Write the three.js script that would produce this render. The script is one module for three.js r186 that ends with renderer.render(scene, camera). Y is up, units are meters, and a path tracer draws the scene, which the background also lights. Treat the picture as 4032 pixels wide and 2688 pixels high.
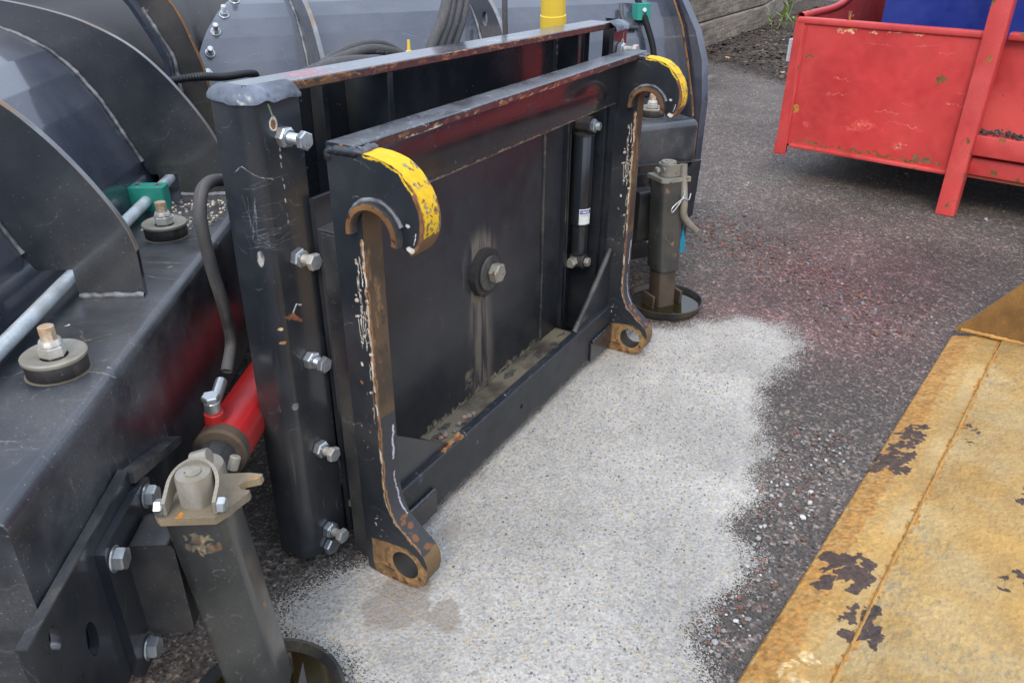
import * as THREE from 'three';
import { RoundedBoxGeometry } from 'three/addons/geometries/RoundedBoxGeometry.js';
import { mergeGeometries, toCreasedNormals } from 'three/addons/utils/BufferGeometryUtils.js';

// ---------------------------------------------------------------- camera, sky, sun, exposure
const scene = new THREE.Scene();
const camera = new THREE.PerspectiveCamera(46.69, 1024 / 682, 0.05, 300);
camera.position.set(-0.8862, 1.1661, 1.0747);
camera.up.set(0.4031, 0.88164, -0.24541);
camera.lookAt(-0.8862 + 0.76036, 1.1661 - 0.47188, 1.0747 - 0.4463);
const renderer = new THREE.WebGLRenderer({ antialias: true });
renderer.toneMapping = THREE.LinearToneMapping;
renderer.toneMappingExposure = 1.34;
renderer.shadowMap.enabled = true;

const P256 = (() => { let s = 1234567; const a = new Float32Array(65536); for (let i = 0; i < 65536; i++) { s = (s * 1664525 + 1013904223) >>> 0; a[i] = s / 4294967296; } return a; })();
const lat = (x, y) => P256[((y & 255) << 8 | (x & 255)) ];
function vn(x, y, p = 256) {                                    // value noise, period p (lattice units)
  const xi = Math.floor(x), yi = Math.floor(y); let fx = x - xi, fy = y - yi;
  fx = fx * fx * (3 - 2 * fx); fy = fy * fy * (3 - 2 * fy);
  const x0 = ((xi % p) + p) % p, y0 = ((yi % p) + p) % p, x1 = (x0 + 1) % p, y1 = (y0 + 1) % p;
  const a = lat(x0, y0), b = lat(x1, y0), c = lat(x0, y1), d = lat(x1, y1);
  return a + (b - a) * fx + (c - a) * fy + (a - b - c + d) * fx * fy;
}
function fbm(x, y, o = 4, p = 256) { let s = 0, a = 0.5, t = 0; for (let i = 0; i < o; i++) { s += a * vn(x + i * 17, y + i * 31, p); t += a; a *= 0.5; x *= 2; y *= 2; p = Math.min(256, p * 2); } return s / t; }
function rng(seed) { let s = seed >>> 0; return () => { s = (s + 0x6d2b79f5) >>> 0; let t = Math.imul(s ^ (s >>> 15), 1 | s); t = (t + Math.imul(t ^ (t >>> 7), 61 | t)) ^ t; return ((t ^ (t >>> 14)) >>> 0) / 4294967296; }; }
const clamp = (x, a = 0, b = 1) => Math.min(b, Math.max(a, x)), sst = (a, b, x) => { x = clamp((x - a) / (b - a)); return x * x * (3 - 2 * x); };

{ // overcast sky, brighter towards the zenith and where the veiled sun stands
  const w = 512, h = 256, d = new Float32Array(w * h * 4), sd = new THREE.Vector3(-0.75, 0.66, 0.22).normalize();
  for (let j = 0; j < h; j++) for (let i = 0; i < w; i++) {
    const el = (j + 0.5) / h * Math.PI - Math.PI / 2, az = ((i + 0.5) / w - 0.5) * 2 * Math.PI;
    const v = [Math.cos(az) * Math.cos(el), Math.sin(el), Math.sin(az) * Math.cos(el)];
    const up = Math.max(0, v[1]), q = Math.max(0, v[0] * sd.x + v[1] * sd.y + v[2] * sd.z);
    const cl = fbm(v[0] * 3 / (up + 0.35) + 9, v[2] * 3 / (up + 0.35) + 40, 5) - 0.5;
    let L = 0.74 + 0.55 * up + 0.9 * Math.pow(q, 6) + cl * 0.85;
    if (v[1] < 0) L = 0.3;
    const o = (j * w + i) * 4; d[o] = L * 0.87; d[o + 1] = L * 0.985; d[o + 2] = L * 1.22; d[o + 3] = 1;
  }
  const t = new THREE.DataTexture(d, w, h, THREE.RGBAFormat, THREE.FloatType);
  t.mapping = THREE.EquirectangularReflectionMapping; t.magFilter = t.minFilter = THREE.LinearFilter; t.needsUpdate = true;
  scene.background = t; scene.environment = t;
}
const sun = new THREE.DirectionalLight(0xffe9d0, 1.15);
sun.position.set(-7.5, 6.6, 2.2); sun.castShadow = true; sun.shadow.radius = 34;
sun.shadow.mapSize.set(2048, 2048); Object.assign(sun.shadow.camera, { left: -6, right: 8, top: 6, bottom: -6, near: 0.1, far: 30 });
scene.add(sun, sun.target);

// ---------------------------------------------------------------- textures
const R = rng(77);
// A surface of W x H metres at ppm pixels per metre. draw(ctx) paints marks in metres (y up); they are roughened by noise. hook(x, y, o) edits each pixel.
function surf(W, H, ppm, o) {
  const w = Math.max(8, Math.round(W * ppm)), h = Math.max(8, Math.round(H * ppm)), S = o.seed ?? 0;
  let ov = null;
  if (o.draw) {
    const c = document.createElement('canvas'); c.width = w; c.height = h; const g = c.getContext('2d');
    g.setTransform(ppm, 0, 0, -ppm, 0, h); g.lineCap = 'round'; g.lineJoin = 'round'; o.draw(g); ov = g.getImageData(0, 0, w, h).data;
  }
  const col = new Uint8Array(w * h * 4), orm = new Uint8Array(w * h * 4), base = o.base, vr = o.vary ?? 0.12, per = o.tile, wp = o.warp ?? 0.004, ws = o.warpScale ?? 60;
  const N = per ? (x, y, f, k) => fbm(x * f, y * f, k, Math.round(f * W)) : (x, y, f, k) => fbm(x * f + S, y * f + S * 1.7, k);
  const px = { r: 0, g: 0, b: 0, ro: 0, h: 0, m: 0 };
  for (let j = 0; j < h; j++) for (let i = 0; i < w; i++) {
    const x = (i + 0.5) / ppm, y = (j + 0.5) / ppm;
    const n1 = N(x, y, 4, 4), n2 = N(x + 3, y + 7, 32, 2), fine = P256[(i * 7919 + j * 104729 + S * 31) & 65535];
    const k = 1 + vr * (2 * n1 - 1) * 1.6 + vr * 0.7 * (2 * n2 - 1) + (o.grain ?? 0.05) * (fine - 0.5) * 2;
    px.r = base[0] * k; px.g = base[1] * k; px.b = base[2] * k; px.ro = (o.rough ?? 0.4) + (o.roughVary ?? 0.2) * (n1 + n2 - 1); px.h = 0.5 + 0.06 * (n2 - 0.5); px.m = o.metal ?? 0;
    if (o.dust) { // a thin broken film of grit: colour, amount, feature size
      const [dc, da, ds] = o.dust; const a = clamp((N(x + 5, y + 2, ds, 5) - (1 - da) * 0.75) * 3.2) * (0.55 + 0.45 * fine) * (o.dustMax ?? 0.6);
      px.r += (dc[0] - px.r) * a; px.g += (dc[1] - px.g) * a; px.b += (dc[2] - px.b) * a; px.ro += (0.9 - px.ro) * a;
    }
    if (o.specks) { // single light grains
      const a = P256[(i * 2654435 + j * 40503 + S * 77) & 65535]; if (a > 1 - o.specks) { const b = 0.25 + 0.5 * fine; px.r += (190 - px.r) * b; px.g += (185 - px.g) * b; px.b += (172 - px.b) * b; px.ro = 0.8; }
    }
    if (ov) {
      const xi = Math.round((x + wp * 2 * (vn(x * ws + 11 + S, y * ws) - 0.5) + wp * (vn(x * ws * 3, y * ws * 3 + 5) - 0.5)) * ppm - 0.5), yi = Math.round((y + wp * 2 * (vn(x * ws, y * ws + 23 + S) - 0.5) + wp * (vn(x * ws * 3 + 7, y * ws * 3) - 0.5)) * ppm - 0.5);
      if (xi >= 0 && xi < w && yi >= 0 && yi < h) {
        const q = ((h - 1 - yi) * w + xi) * 4; let a = ov[q + 3] / 255;
        if (a > 0) { const mg = o.markGrain ?? 1, g0 = 1 + mg * (-0.18 + 0.36 * vn(x * 140, y * 140) * (0.7 + 0.6 * fine)); if (a < 0.97) a = clamp(a * (0.35 + 1.3 * vn(x * 220 + 3, y * 90))); px.r += (ov[q] * g0 - px.r) * a; px.g += (ov[q + 1] * g0 - px.g) * a; px.b += (ov[q + 2] * g0 - px.b) * a; px.ro += ((o.markRough ?? 0.8) - px.ro) * a; px.h -= 0.12 * a * (o.markDepth ?? 1); }
      }
    }
    if (o.hook) o.hook(x, y, px, fine, N);
    const e = (j * w + i) * 4;
    col[e] = clamp(px.r, 0, 255); col[e + 1] = clamp(px.g, 0, 255); col[e + 2] = clamp(px.b, 0, 255); col[e + 3] = 255;
    orm[e] = clamp(px.h) * 255; orm[e + 1] = clamp(px.ro, 0.05, 1) * 255; orm[e + 2] = clamp(px.m) * 255; orm[e + 3] = 255;
  }
  const mk = (d, srgb) => { const t = new THREE.DataTexture(d, w, h, THREE.RGBAFormat); t.magFilter = THREE.LinearFilter; t.minFilter = THREE.LinearMipmapLinearFilter; t.generateMipmaps = true; t.wrapS = t.wrapT = THREE.RepeatWrapping; if (srgb) t.colorSpace = THREE.SRGBColorSpace; t.repeat.set(1 / W, 1 / H); t.needsUpdate = true; return t; };
  return { map: mk(col, true), orm: mk(orm, false) };
}
function mat(name, W, H, ppm, o) {
  const s = surf(W, H, ppm, o);
  const m = new THREE[o.coat ? 'MeshPhysicalMaterial' : 'MeshStandardMaterial']({ map: s.map, roughnessMap: s.orm, roughness: 1, metalness: o.metal || o.hasMetal ? 1 : 0, bumpMap: s.orm, bumpScale: o.bump ?? 0.002, side: THREE.DoubleSide });
  if (o.hasMetal || o.metal) m.metalnessMap = s.orm;
  if (o.coat) { m.clearcoat = o.coat; m.clearcoatRoughness = o.coatRough ?? 0.15; }
  if (o.offset) for (const t of [s.map, s.orm]) t.offset.set(o.offset[0] / W, o.offset[1] / H);
  m.name = name; return m;
}
// drawing helpers (metres)
const css = (c, a = 1) => `rgba(${c[0]},${c[1]},${c[2]},${a})`;
const RUST = [118, 78, 48], RUSTL = [162, 114, 70], RUSTD = [82, 50, 28], BARE = [178, 172, 160], DUST = [120, 112, 98], YEL = [222, 178, 24];
function blob(g, x, y, rx, ry, c, a = 1, rot = 0) { g.fillStyle = css(c, a); g.beginPath(); g.ellipse(x, y, rx, ry, rot, 0, 7); g.fill(); }
function line(g, pts, wd, c, a = 1) { g.strokeStyle = css(c, a); g.lineWidth = wd; g.beginPath(); pts.forEach((p, i) => i ? g.lineTo(p[0], p[1]) : g.moveTo(p[0], p[1])); g.stroke(); }
function poly(g, pts, c, a = 1) { g.fillStyle = css(c, a); g.beginPath(); pts.forEach((p, i) => i ? g.lineTo(p[0], p[1]) : g.moveTo(p[0], p[1])); g.fill(); }
function scratches(g, n, x0, x1, y0, y1, len, c, a, r = R) { for (let i = 0; i < n; i++) { const x = x0 + r() * (x1 - x0), y = y0 + r() * (y1 - y0), t = r() * 6.3, l = len * (0.3 + r()); line(g, [[x, y], [x + Math.cos(t) * l * 0.5 + (r() - 0.5) * l * 0.2, y + Math.sin(t) * l * 0.5], [x + Math.cos(t + 0.25) * l, y + Math.sin(t + 0.25) * l]], 0.0008 + r() * 0.0008, c, a * (0.4 + 0.6 * r())); } }
function chips(g, n, x0, x1, y0, y1, s, c, r = R) { for (let i = 0; i < n; i++) blob(g, x0 + r() * (x1 - x0), y0 + r() * (y1 - y0), s * (0.2 + r()), s * (0.2 + r() * 0.8), c, 1, r() * 3); }

const BLK = [34, 38, 43];
const M = {};
M.black = mat('black_paint', 1, 1, 1024, { tile: true, coat: 0.6, coatRough: 0.16, base: BLK, rough: 0.34, dust: [DUST, 0.42, 6], dustMax: 0.25, specks: 0.0012, bump: 0.0012, draw(g) { scratches(g, 45, 0, 1, 0, 1, 0.07, [150, 150, 150], 0.3); } });
M.dusty = mat('dusty_black_paint', 1, 1, 800, { tile: true, coat: 0.35, coatRough: 0.3, base: [36, 37, 38], rough: 0.5, dust: [[118, 110, 96], 0.62, 8], dustMax: 0.5, specks: 0.004, bump: 0.0016, draw(g) { scratches(g, 60, 0, 1, 0, 1, 0.06, [160, 156, 148], 0.4); chips(g, 14, 0, 1, 0, 1, 0.006, RUSTL); } });
M.mould = mat('mouldboard_paint', 1, 1, 1024, { tile: true, coat: 1, coatRough: 0.07, base: [50, 56, 68], rough: 0.24, roughVary: 0.1, vary: 0.1, dust: [[134, 130, 122], 0.5, 7], dustMax: 0.3, specks: 0.002, bump: 0.0008, draw(g) { scratches(g, 50, 0, 1, 0, 1, 0.08, [165, 168, 172], 0.3); chips(g, 5, 0, 1, 0, 1, 0.006, [190, 190, 190]); } });
M.rib = mat('rib_paint', 1, 1, 800, { tile: true, coat: 0.8, coatRough: 0.12, base: BLK, rough: 0.34, vary: 0.1, dust: [[124, 118, 106], 0.5, 7], dustMax: 0.34, specks: 0.003, bump: 0.001, draw(g) { scratches(g, 45, 0, 1, 0, 1, 0.07, [165, 165, 165], 0.3); } });
M.rubber = mat('rubber', 1, 1, 512, { tile: true, base: [44, 42, 41], rough: 0.62, dust: [[110, 100, 88], 0.5, 5], dustMax: 0.4, specks: 0.003, bump: 0.002 });
M.galv = mat('zinc_plated_steel', 0.25, 0.25, 512, { tile: true, base: [186, 190, 190], rough: 0.36, metal: 0.85, dust: [[120, 112, 100], 0.35, 24], dustMax: 0.5, bump: 0.0004 });
M.rod = mat('bright_rod', 0.25, 0.25, 400, { tile: true, base: [196, 204, 206], rough: 0.34, metal: 0.3, dust: [[140, 132, 116], 0.4, 20], dustMax: 0.4 });
M.galvMid = mat('grey_nut', 0.25, 0.25, 400, { tile: true, base: [178, 176, 168], rough: 0.45, metal: 0.35, dust: [[150, 132, 104], 0.4, 26], dustMax: 0.5 });
M.galvDull = mat('dull_zinc', 0.25, 0.25, 512, { tile: true, base: [146, 142, 130], rough: 0.55, metal: 0.35, dust: [[132, 118, 92], 0.5, 20], dustMax: 0.6, bump: 0.0006, draw(g) { chips(g, 12, 0, 0.25, 0, 0.25, 0.006, [120, 84, 48]); } });
M.rust = mat('rusty_steel', 0.5, 0.5, 700, { tile: true, base: [104, 70, 40], rough: 0.85, vary: 0.4, dust: [[160, 118, 66], 0.55, 16], dustMax: 0.7, bump: 0.002, draw(g) { chips(g, 120, 0, 0.5, 0, 0.5, 0.008, [60, 38, 24]); chips(g, 60, 0, 0.5, 0, 0.5, 0.006, [168, 104, 44]); } });
M.weld = mat('weld_bead', 0.25, 0.25, 512, { tile: true, base: [78, 80, 82], rough: 0.38, vary: 0.3, metal: 0.15, dust: [[190, 190, 188], 0.5, 40], dustMax: 0.6, bump: 0.002 });
M.darkSteel = mat('worn_dark_steel', 0.5, 0.5, 512, { tile: true, base: [62, 63, 64], rough: 0.42, vary: 0.2, metal: 0.25, dust: [[130, 124, 112], 0.5, 20], dustMax: 0.5, bump: 0.001, draw(g) { scratches(g, 90, 0, 0.5, 0, 0.5, 0.05, [170, 170, 168], 0.5); } });
M.green = new THREE.MeshStandardMaterial({ color: new THREE.Color().setRGB(0.025, 0.27, 0.2), roughness: 0.45 }); M.green.name = 'green_plastic';
M.yellowPlastic = new THREE.MeshStandardMaterial({ color: new THREE.Color().setRGB(0.72, 0.5, 0.05), roughness: 0.42 }); M.yellowPlastic.name = 'yellow_plastic';
M.cyan = new THREE.MeshStandardMaterial({ color: new THREE.Color().setRGB(0.02, 0.3, 0.42), roughness: 0.5 }); M.cyan.name = 'cyan_paint';
M.hole = new THREE.MeshStandardMaterial({ color: 0x050505, roughness: 1 }); M.hole.name = 'dark_gap';

// ---------------------------------------------------------------- geometry helpers
const V = (x, y, z) => new THREE.Vector3(x, y, z);
const used = {};
const numbered = (n) => { const k = used[n] = (used[n] ?? -1) + 1; return k ? `${n}_${String(k).padStart(3, '0')}` : n; };
function mesh(name, geo, m, parent, label) {
  const o = new THREE.Mesh(Array.isArray(geo) ? mergeGeometries(geo.map(flat)) : geo, m); o.name = parent ? name : numbered(name); o.castShadow = o.receiveShadow = true;
  (parent ?? scene).add(o); if (label) o.userData.label = label; return o;
}
const flat = (g) => { const q = g.index ? g.toNonIndexed() : g; for (const k of Object.keys(q.attributes)) if (!['position', 'normal', 'uv'].includes(k)) q.deleteAttribute(k); q.clearGroups(); return q; };
function thing(name, label, category, group) { const o = new THREE.Group(); o.name = numbered(name); o.userData = { label, category }; if (group) o.userData.group = group; scene.add(o); return o; }
function tag(o, label, category, group) { o.userData = { label, category }; if (group) o.userData.group = group; return o; }
// outward faces for a closed non-indexed geometry
function outward(g) {
  const p = g.attributes.position.array; let v = 0;
  for (let i = 0; i < p.length; i += 9) v += p[i] * (p[i + 4] * p[i + 8] - p[i + 5] * p[i + 7]) - p[i + 1] * (p[i + 3] * p[i + 8] - p[i + 5] * p[i + 6]) + p[i + 2] * (p[i + 3] * p[i + 7] - p[i + 4] * p[i + 6]);
  if (v < 0) flip(g); return g;
}
function flip(g) { for (const [k, a] of Object.entries(g.attributes)) { const s = a.itemSize, d = a.array; for (let i = 0; i < a.count; i += 3) for (let c = 0; c < s; c++) { const A = (i + 1) * s + c, B = (i + 2) * s + c, t = d[A]; d[A] = d[B]; d[B] = t; } } return g; }
// closed profile [[a,b]...] swept from l0 to l1; f(a,b,l) -> [x,y,z]; side uv = (perimeter, l), cap uv = (a,b)
function prism(prof, l0, l1, f, { crease = 0.5, caps = true, holes = [], only } = {}) {
  const pos = [], uv = [];
  const tri = (a, b, c, ua, ub, uc) => { pos.push(...a, ...b, ...c); uv.push(...ua, ...ub, ...uc); };
  if (only !== 'caps') for (const ring of [prof, ...holes]) {
    let u = 0; for (let i = 0; i < ring.length; i++) {
      const A = ring[i], B = ring[(i + 1) % ring.length], d = Math.hypot(B[0] - A[0], B[1] - A[1]);
      const a0 = f(...A, l0), a1 = f(...A, l1), b0 = f(...B, l0), b1 = f(...B, l1);
      const rev = ring !== prof; const q = rev ? [a0, a1, b1, b0] : [a0, b0, b1, a1]; const uq = rev ? [[u, l0], [u, l1], [u + d, l1], [u + d, l0]] : [[u, l0], [u + d, l0], [u + d, l1], [u, l1]];
      tri(q[0], q[1], q[2], uq[0], uq[1], uq[2]); tri(q[0], q[2], q[3], uq[0], uq[2], uq[3]); u += d;
    }
  }
  if (caps && only !== 'sides') {
    const c = prof.map((p) => new THREE.Vector2(...p)), hs = holes.map((r) => r.map((p) => new THREE.Vector2(...p)));
    const cw = THREE.ShapeUtils.isClockWise(c); const all = [...prof, ...holes.flat()];
    for (const t of THREE.ShapeUtils.triangulateShape(c, hs)) {
      let [i, j, k] = t; let A = all[i], B = all[j], C = all[k]; const ar = (B[0] - A[0]) * (C[1] - A[1]) - (B[1] - A[1]) * (C[0] - A[0]);
      if ((ar > 0) === cw) [B, C] = [C, B];
      tri(f(...A, l1), f(...B, l1), f(...C, l1), A, B, C); tri(f(...A, l0), f(...C, l0), f(...B, l0), A, C, B);
    }
  }
  const g = new THREE.BufferGeometry(); g.setAttribute('position', new THREE.Float32BufferAttribute(pos, 3)); g.setAttribute('uv', new THREE.Float32BufferAttribute(uv, 2));
  if (!only) outward(g); else if (only.flip) flip(g);
  g.computeVertexNormals(); return toCreasedNormals(g, crease);
}
const XF = { x: (a, b, l) => [l, b, a], y: (a, b, l) => [a, l, b], z: (a, b, l) => [a, b, l] };   // (z,y) along x, (x,z) along y, (x,y) along z
function rrect(a0, a1, b0, b1, r = 0.003, n = 2) {
  const o = []; for (const [ca, cb, s] of [[a1 - r, b0 + r, -1], [a1 - r, b1 - r, 0], [a0 + r, b1 - r, 1], [a0 + r, b0 + r, 2]]) for (let i = 0; i <= n; i++) { const t = (s + i / n) * Math.PI / 2; o.push([ca + r * Math.cos(t), cb + r * Math.sin(t)]); }
  return o;
}
const bar = (a0, a1, b0, b1, l0, l1, f, r = 0.003, n = 2) => prism(rrect(a0, a1, b0, b1, r, n), l0, l1, f);
function boxUV(g) { g = flat(g); const p = g.attributes.position.array, uv = g.attributes.uv.array; for (let i = 0; i < p.length / 9; i++) { const o = i * 9, a = V(p[o + 3] - p[o], p[o + 4] - p[o + 1], p[o + 5] - p[o + 2]), b = V(p[o + 6] - p[o], p[o + 7] - p[o + 1], p[o + 8] - p[o + 2]), n = a.cross(b); const ax = Math.abs(n.x), ay = Math.abs(n.y), az = Math.abs(n.z); for (let k = 0; k < 3; k++) { const x = p[o + k * 3], y = p[o + k * 3 + 1], z = p[o + k * 3 + 2]; const t = ax > ay && ax > az ? [z, y] : ay > az ? [x, z] : [x, y]; uv[i * 6 + k * 2] = t[0]; uv[i * 6 + k * 2 + 1] = t[1]; } } return g; }
function box(x0, x1, y0, y1, z0, z1, r = 0.003) { const g = new RoundedBoxGeometry(Math.abs(x1 - x0), Math.abs(y1 - y0), Math.abs(z1 - z0), 2, r); g.translate((x0 + x1) / 2, (y0 + y1) / 2, (z0 + z1) / 2); return boxUV(g); }
function aim(g, pos, dir) { const q = new THREE.Quaternion().setFromUnitVectors(V(0, 1, 0), V(...dir).normalize()); return g.applyMatrix4(new THREE.Matrix4().compose(V(...pos), q, V(1, 1, 1))); }
function metric(g, u, v) { const a = g.attributes.uv.array; for (let i = 0; i < a.length; i += 2) { a[i] *= u; a[i + 1] *= v; } return g; }
function cyl(r, h, seg = 24, r2 = r, c = 0.0015) { return metric(flat(toCreasedNormals(new THREE.LatheGeometry([[0, 0], [r - c, 0], [r, c], [r2, h - c], [r2 - c, h], [0, h]].map((p) => new THREE.Vector2(Math.max(p[0], 1e-5), p[1])), seg), 0.7)), r * 6.28, h); }
function lathe(pts, seg = 32, crease = 0.6) { const r = Math.max(...pts.map((p) => p[0])); return metric(flat(toCreasedNormals(new THREE.LatheGeometry(pts.map((p) => new THREE.Vector2(Math.max(p[0], 1e-5), p[1])), seg), crease)), r * 6.28, 0.1); }
function hex(r, h, spin = 0) { const a = new THREE.CylinderGeometry(r * 0.86, r, h * 0.16, 6), b = new THREE.CylinderGeometry(r, r, h * 0.68, 6), c = new THREE.CylinderGeometry(r, r * 0.86, h * 0.16, 6); a.translate(0, h * 0.92, 0); b.translate(0, h * 0.5, 0); c.translate(0, h * 0.08, 0); const g = mergeGeometries([a, b, c].map((q) => { const n = flat(q); n.computeVertexNormals(); return n; })); g.rotateY(spin); return metric(g, r * 6.28, h); }
function thread(r, h, pitch = 0.003, seg = 20) { const n = Math.round(h / pitch), p = [[0, 0]]; for (let i = 0; i < n; i++) p.push([r * 0.9, i * pitch], [r, (i + 0.5) * pitch]); p.push([r * 0.9, h - 0.001], [r * 0.8, h], [0, h]); return lathe(p, seg, 0.3); }
function tube(pts, r, seg = 60, rad = 12, closed = false) { const c = new THREE.CatmullRomCurve3(pts.map((p) => V(...p)), closed, 'centripetal'); const L = c.getLength(); return metric(flat(new THREE.TubeGeometry(c, seg, r, rad, closed)), L, r * 6.28); }
function ripple(pts, r, n, amp) { const c = new THREE.CatmullRomCurve3(pts.map((p) => V(...p)), false, 'centripetal'), g = new THREE.TubeGeometry(c, n * 4, r, 12), p = g.attributes.position, nm = g.attributes.normal; for (let i = 0; i < p.count; i++) { const k = Math.floor(i / 13), s = [0, amp, amp, 0][k % 4]; p.setXYZ(i, p.getX(i) + nm.getX(i) * s, p.getY(i) + nm.getY(i) * s, p.getZ(i) + nm.getZ(i) * s); } g.computeVertexNormals(); return metric(flat(g), c.getLength(), r * 6.28); }
function bead(pts, r, seed = 1) { // a lumpy weld run
  const c = new THREE.CatmullRomCurve3(pts.map((p) => V(...p)), false, 'catmullrom', 0.1), L = c.getLength(), n = Math.max(6, Math.round(L / 0.005)), g = new THREE.TubeGeometry(c, n, r, 7), p = g.attributes.position, nm = g.attributes.normal;
  for (let i = 0; i < p.count; i++) { const k = Math.floor(i / 8), s = r * (0.45 * (vn(k * 0.45 + seed * 9, (i % 8 % 7) * 0.6) - 0.5) + 0.1 * Math.cos(k * 1.7 + seed)); p.setXYZ(i, p.getX(i) + nm.getX(i) * s, p.getY(i) + nm.getY(i) * s, p.getZ(i) + nm.getZ(i) * s); }
  g.computeVertexNormals(); return metric(flat(g), L, r * 6.28);
}

// ---------------------------------------------------------------- setting: ground
{
  M.asphalt = (() => {
    const m = mat('asphalt', 2, 2, 1024, { tile: true, base: [114, 104, 94], rough: 0.74, vary: 0.12, grain: 0.14, bump: 0.006, hook(x, y, p, f, N) {
      const a = vn(x * 170, y * 170, 340), b = vn(x * 90 + 4, y * 90 + 9, 180), c = vn(x * 300, y * 300 + 3, 600 % 256 || 256);
      let s = 0.78 + 0.4 * sst(0.5, 0.95, a) + 0.3 * sst(0.62, 0.95, b) - 0.3 * sst(0.45, 0.1, c);
      p.r *= s; p.g *= s; p.b *= s; if (a > 0.84 && b > 0.5) { p.r = p.r * 0.5 + 80; p.g = p.g * 0.5 + 77; p.b = p.b * 0.5 + 74; }
      if (b > 0.83 && c > 0.5) { p.r += 14; p.g += 4; } p.h = 0.3 + 0.4 * a + 0.3 * b; p.ro = 0.6 + 0.35 * c;
    } }); return m;
  })();
  // one sheet to the horizon, finer near by; vertex colours carry the large stains (reddish stone dust, wet and dry areas)
  const xs = [], zs = []; for (let x = -1.2; x <= 9; x += 0.12) xs.push(x); for (let z = -4; z <= 4; z += 0.12) zs.push(z);
  const far = [-120, -60, -25, -10, -4]; const X = [...far, ...xs, 10, 12, 16, 25, 60, 150], Z = [-120, -60, -30, -15, -8, -5.5, ...zs, 5.5, 8, 15, 30, 60, 120];
  const pos = [], uv = [], col = [], idx = [];
  for (const z of Z) for (const x of X) {
    pos.push(x, 0, z); uv.push(x, z);
    const n = fbm(x * 1.3 + 20, z * 1.3 + 40, 4), n2 = fbm(x * 4 + 3, z * 4 + 8, 3); let k = 0.78 + 0.6 * (n - 0.3) + 0.25 * (n2 - 0.5);
    const pk = sst(0.55, 0.1, Math.abs(z - 0.75 - 0.1 * (x - 1.8))) * sst(1.1, 1.6, x) * sst(3, 2, x) * (0.4 + n2);
    const damp = 1 - 0.22 * sst(0.5, 0.66, fbm(x * 0.9 + 7, z * 0.9 + 2, 4)); col.push(k * damp * (1 + 0.28 * pk), k * damp * (1 - 0.13 * pk), k * damp * (1 - 0.05 * pk));
  }
  const w = X.length; for (let j = 0; j + 1 < Z.length; j++) for (let i = 0; i + 1 < w; i++) { const a = j * w + i; idx.push(a, a + w, a + 1, a + 1, a + w, a + w + 1); }
  const g = new THREE.BufferGeometry(); g.setIndex(idx); g.setAttribute('position', new THREE.Float32BufferAttribute(pos, 3)); g.setAttribute('uv', new THREE.Float32BufferAttribute(uv, 2)); g.setAttribute('color', new THREE.Float32BufferAttribute(col, 3)); g.computeVertexNormals();
  M.asphalt.vertexColors = true;
  const ground = mesh('ground', g, M.asphalt); ground.userData.kind = 'structure'; ground.userData.label = 'dark grey asphalt yard under all the machines';
}
const inPoly = (x, y, P) => { let c = false; for (let i = 0, j = P.length - 1; i < P.length; j = i++) if ((P[i][1] > y) !== (P[j][1] > y) && x < (P[j][0] - P[i][0]) * (y - P[i][1]) / (P[j][1] - P[i][1]) + P[i][0]) c = !c; return c; };
const edgeDist = (x, y, P) => { let d = 1e9; for (let i = 0, j = P.length - 1; i < P.length; j = i++) { const dx = P[i][0] - P[j][0], dy = P[i][1] - P[j][1], t = clamp(((x - P[j][0]) * dx + (y - P[j][1]) * dy) / (dx * dx + dy * dy)); d = Math.min(d, Math.hypot(x - P[j][0] - t * dx, y - P[j][1] - t * dy)); } return inPoly(x, y, P) ? d : -d; };
const PATCH = [[-0.24, 0.15], [-0.096, 0.162], [-0.002, 0.215], [0.12, 0.22], [0.445, 0.22], [1.05, 0.2], [1.2, 0.27], [1.29, 0.323], [1.398, 0.43], [1.504, 0.543], [1.549, 0.659], [1.447, 0.752], [1.28, 0.739], [1.14, 0.7], [0.958, 0.744], [0.771, 0.803], [0.581, 0.803], [0.481, 0.804], [0.409, 0.863], [0.345, 0.874], [0.258, 0.84], [0.155, 0.849], [0.0, 0.87], [-0.22, 0.7], [-0.218, 0.386], [-0.191, 0.272]];
function granular(name, x0, z0, W, H, ppm, P, o, label) { // a sheet of dry grit whose ragged edge is cut grain by grain
  const w = Math.round(W * ppm), h = Math.round(H * ppm), al = new Uint8Array(w * h * 4);
  const m = mat(name, W, H, ppm, { ...o, offset: [-x0, -z0], hook(x, y, p, f, N) { o.paint(x + x0, y + z0, p, f); } });
  for (let j = 0; j < h; j++) for (let i = 0; i < w; i++) {
    const x = x0 + (i + 0.5) / ppm, z = z0 + (j + 0.5) / ppm, d = edgeDist(x, z, P) + 0.09 * (fbm(x * 11, z * 11, 4) - 0.5);
    const gr = vn(x * 380 + 7, z * 380) * 0.5 + P256[(i * 7919 + j * 104729) & 65535] * 0.5;
    const v = d / (o.soft ?? 0.1) + (gr - 0.42) * 1.5 > 0 ? 255 : 0; al.fill(v, (j * w + i) * 4, (j * w + i) * 4 + 3); al[(j * w + i) * 4 + 3] = 255;
  }
  const t = new THREE.DataTexture(al, w, h, THREE.RGBAFormat); t.magFilter = THREE.LinearFilter; t.repeat.set(1 / W, 1 / H); t.offset.set(-x0 / W, -z0 / H); t.wrapS = t.wrapT = THREE.RepeatWrapping; t.needsUpdate = true; m.alphaMap = t; m.alphaTest = 0.5;
  const g = new THREE.PlaneGeometry(W, H); g.rotateX(-Math.PI / 2); g.translate(x0 + W / 2, 0.004, z0 + H / 2); const p = g.attributes.position, u = g.attributes.uv; for (let i = 0; i < p.count; i++) u.setXY(i, p.getX(i), p.getZ(i));
  const s = mesh(name, g, m); s.userData = { kind: 'structure', label }; return s;
}
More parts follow.
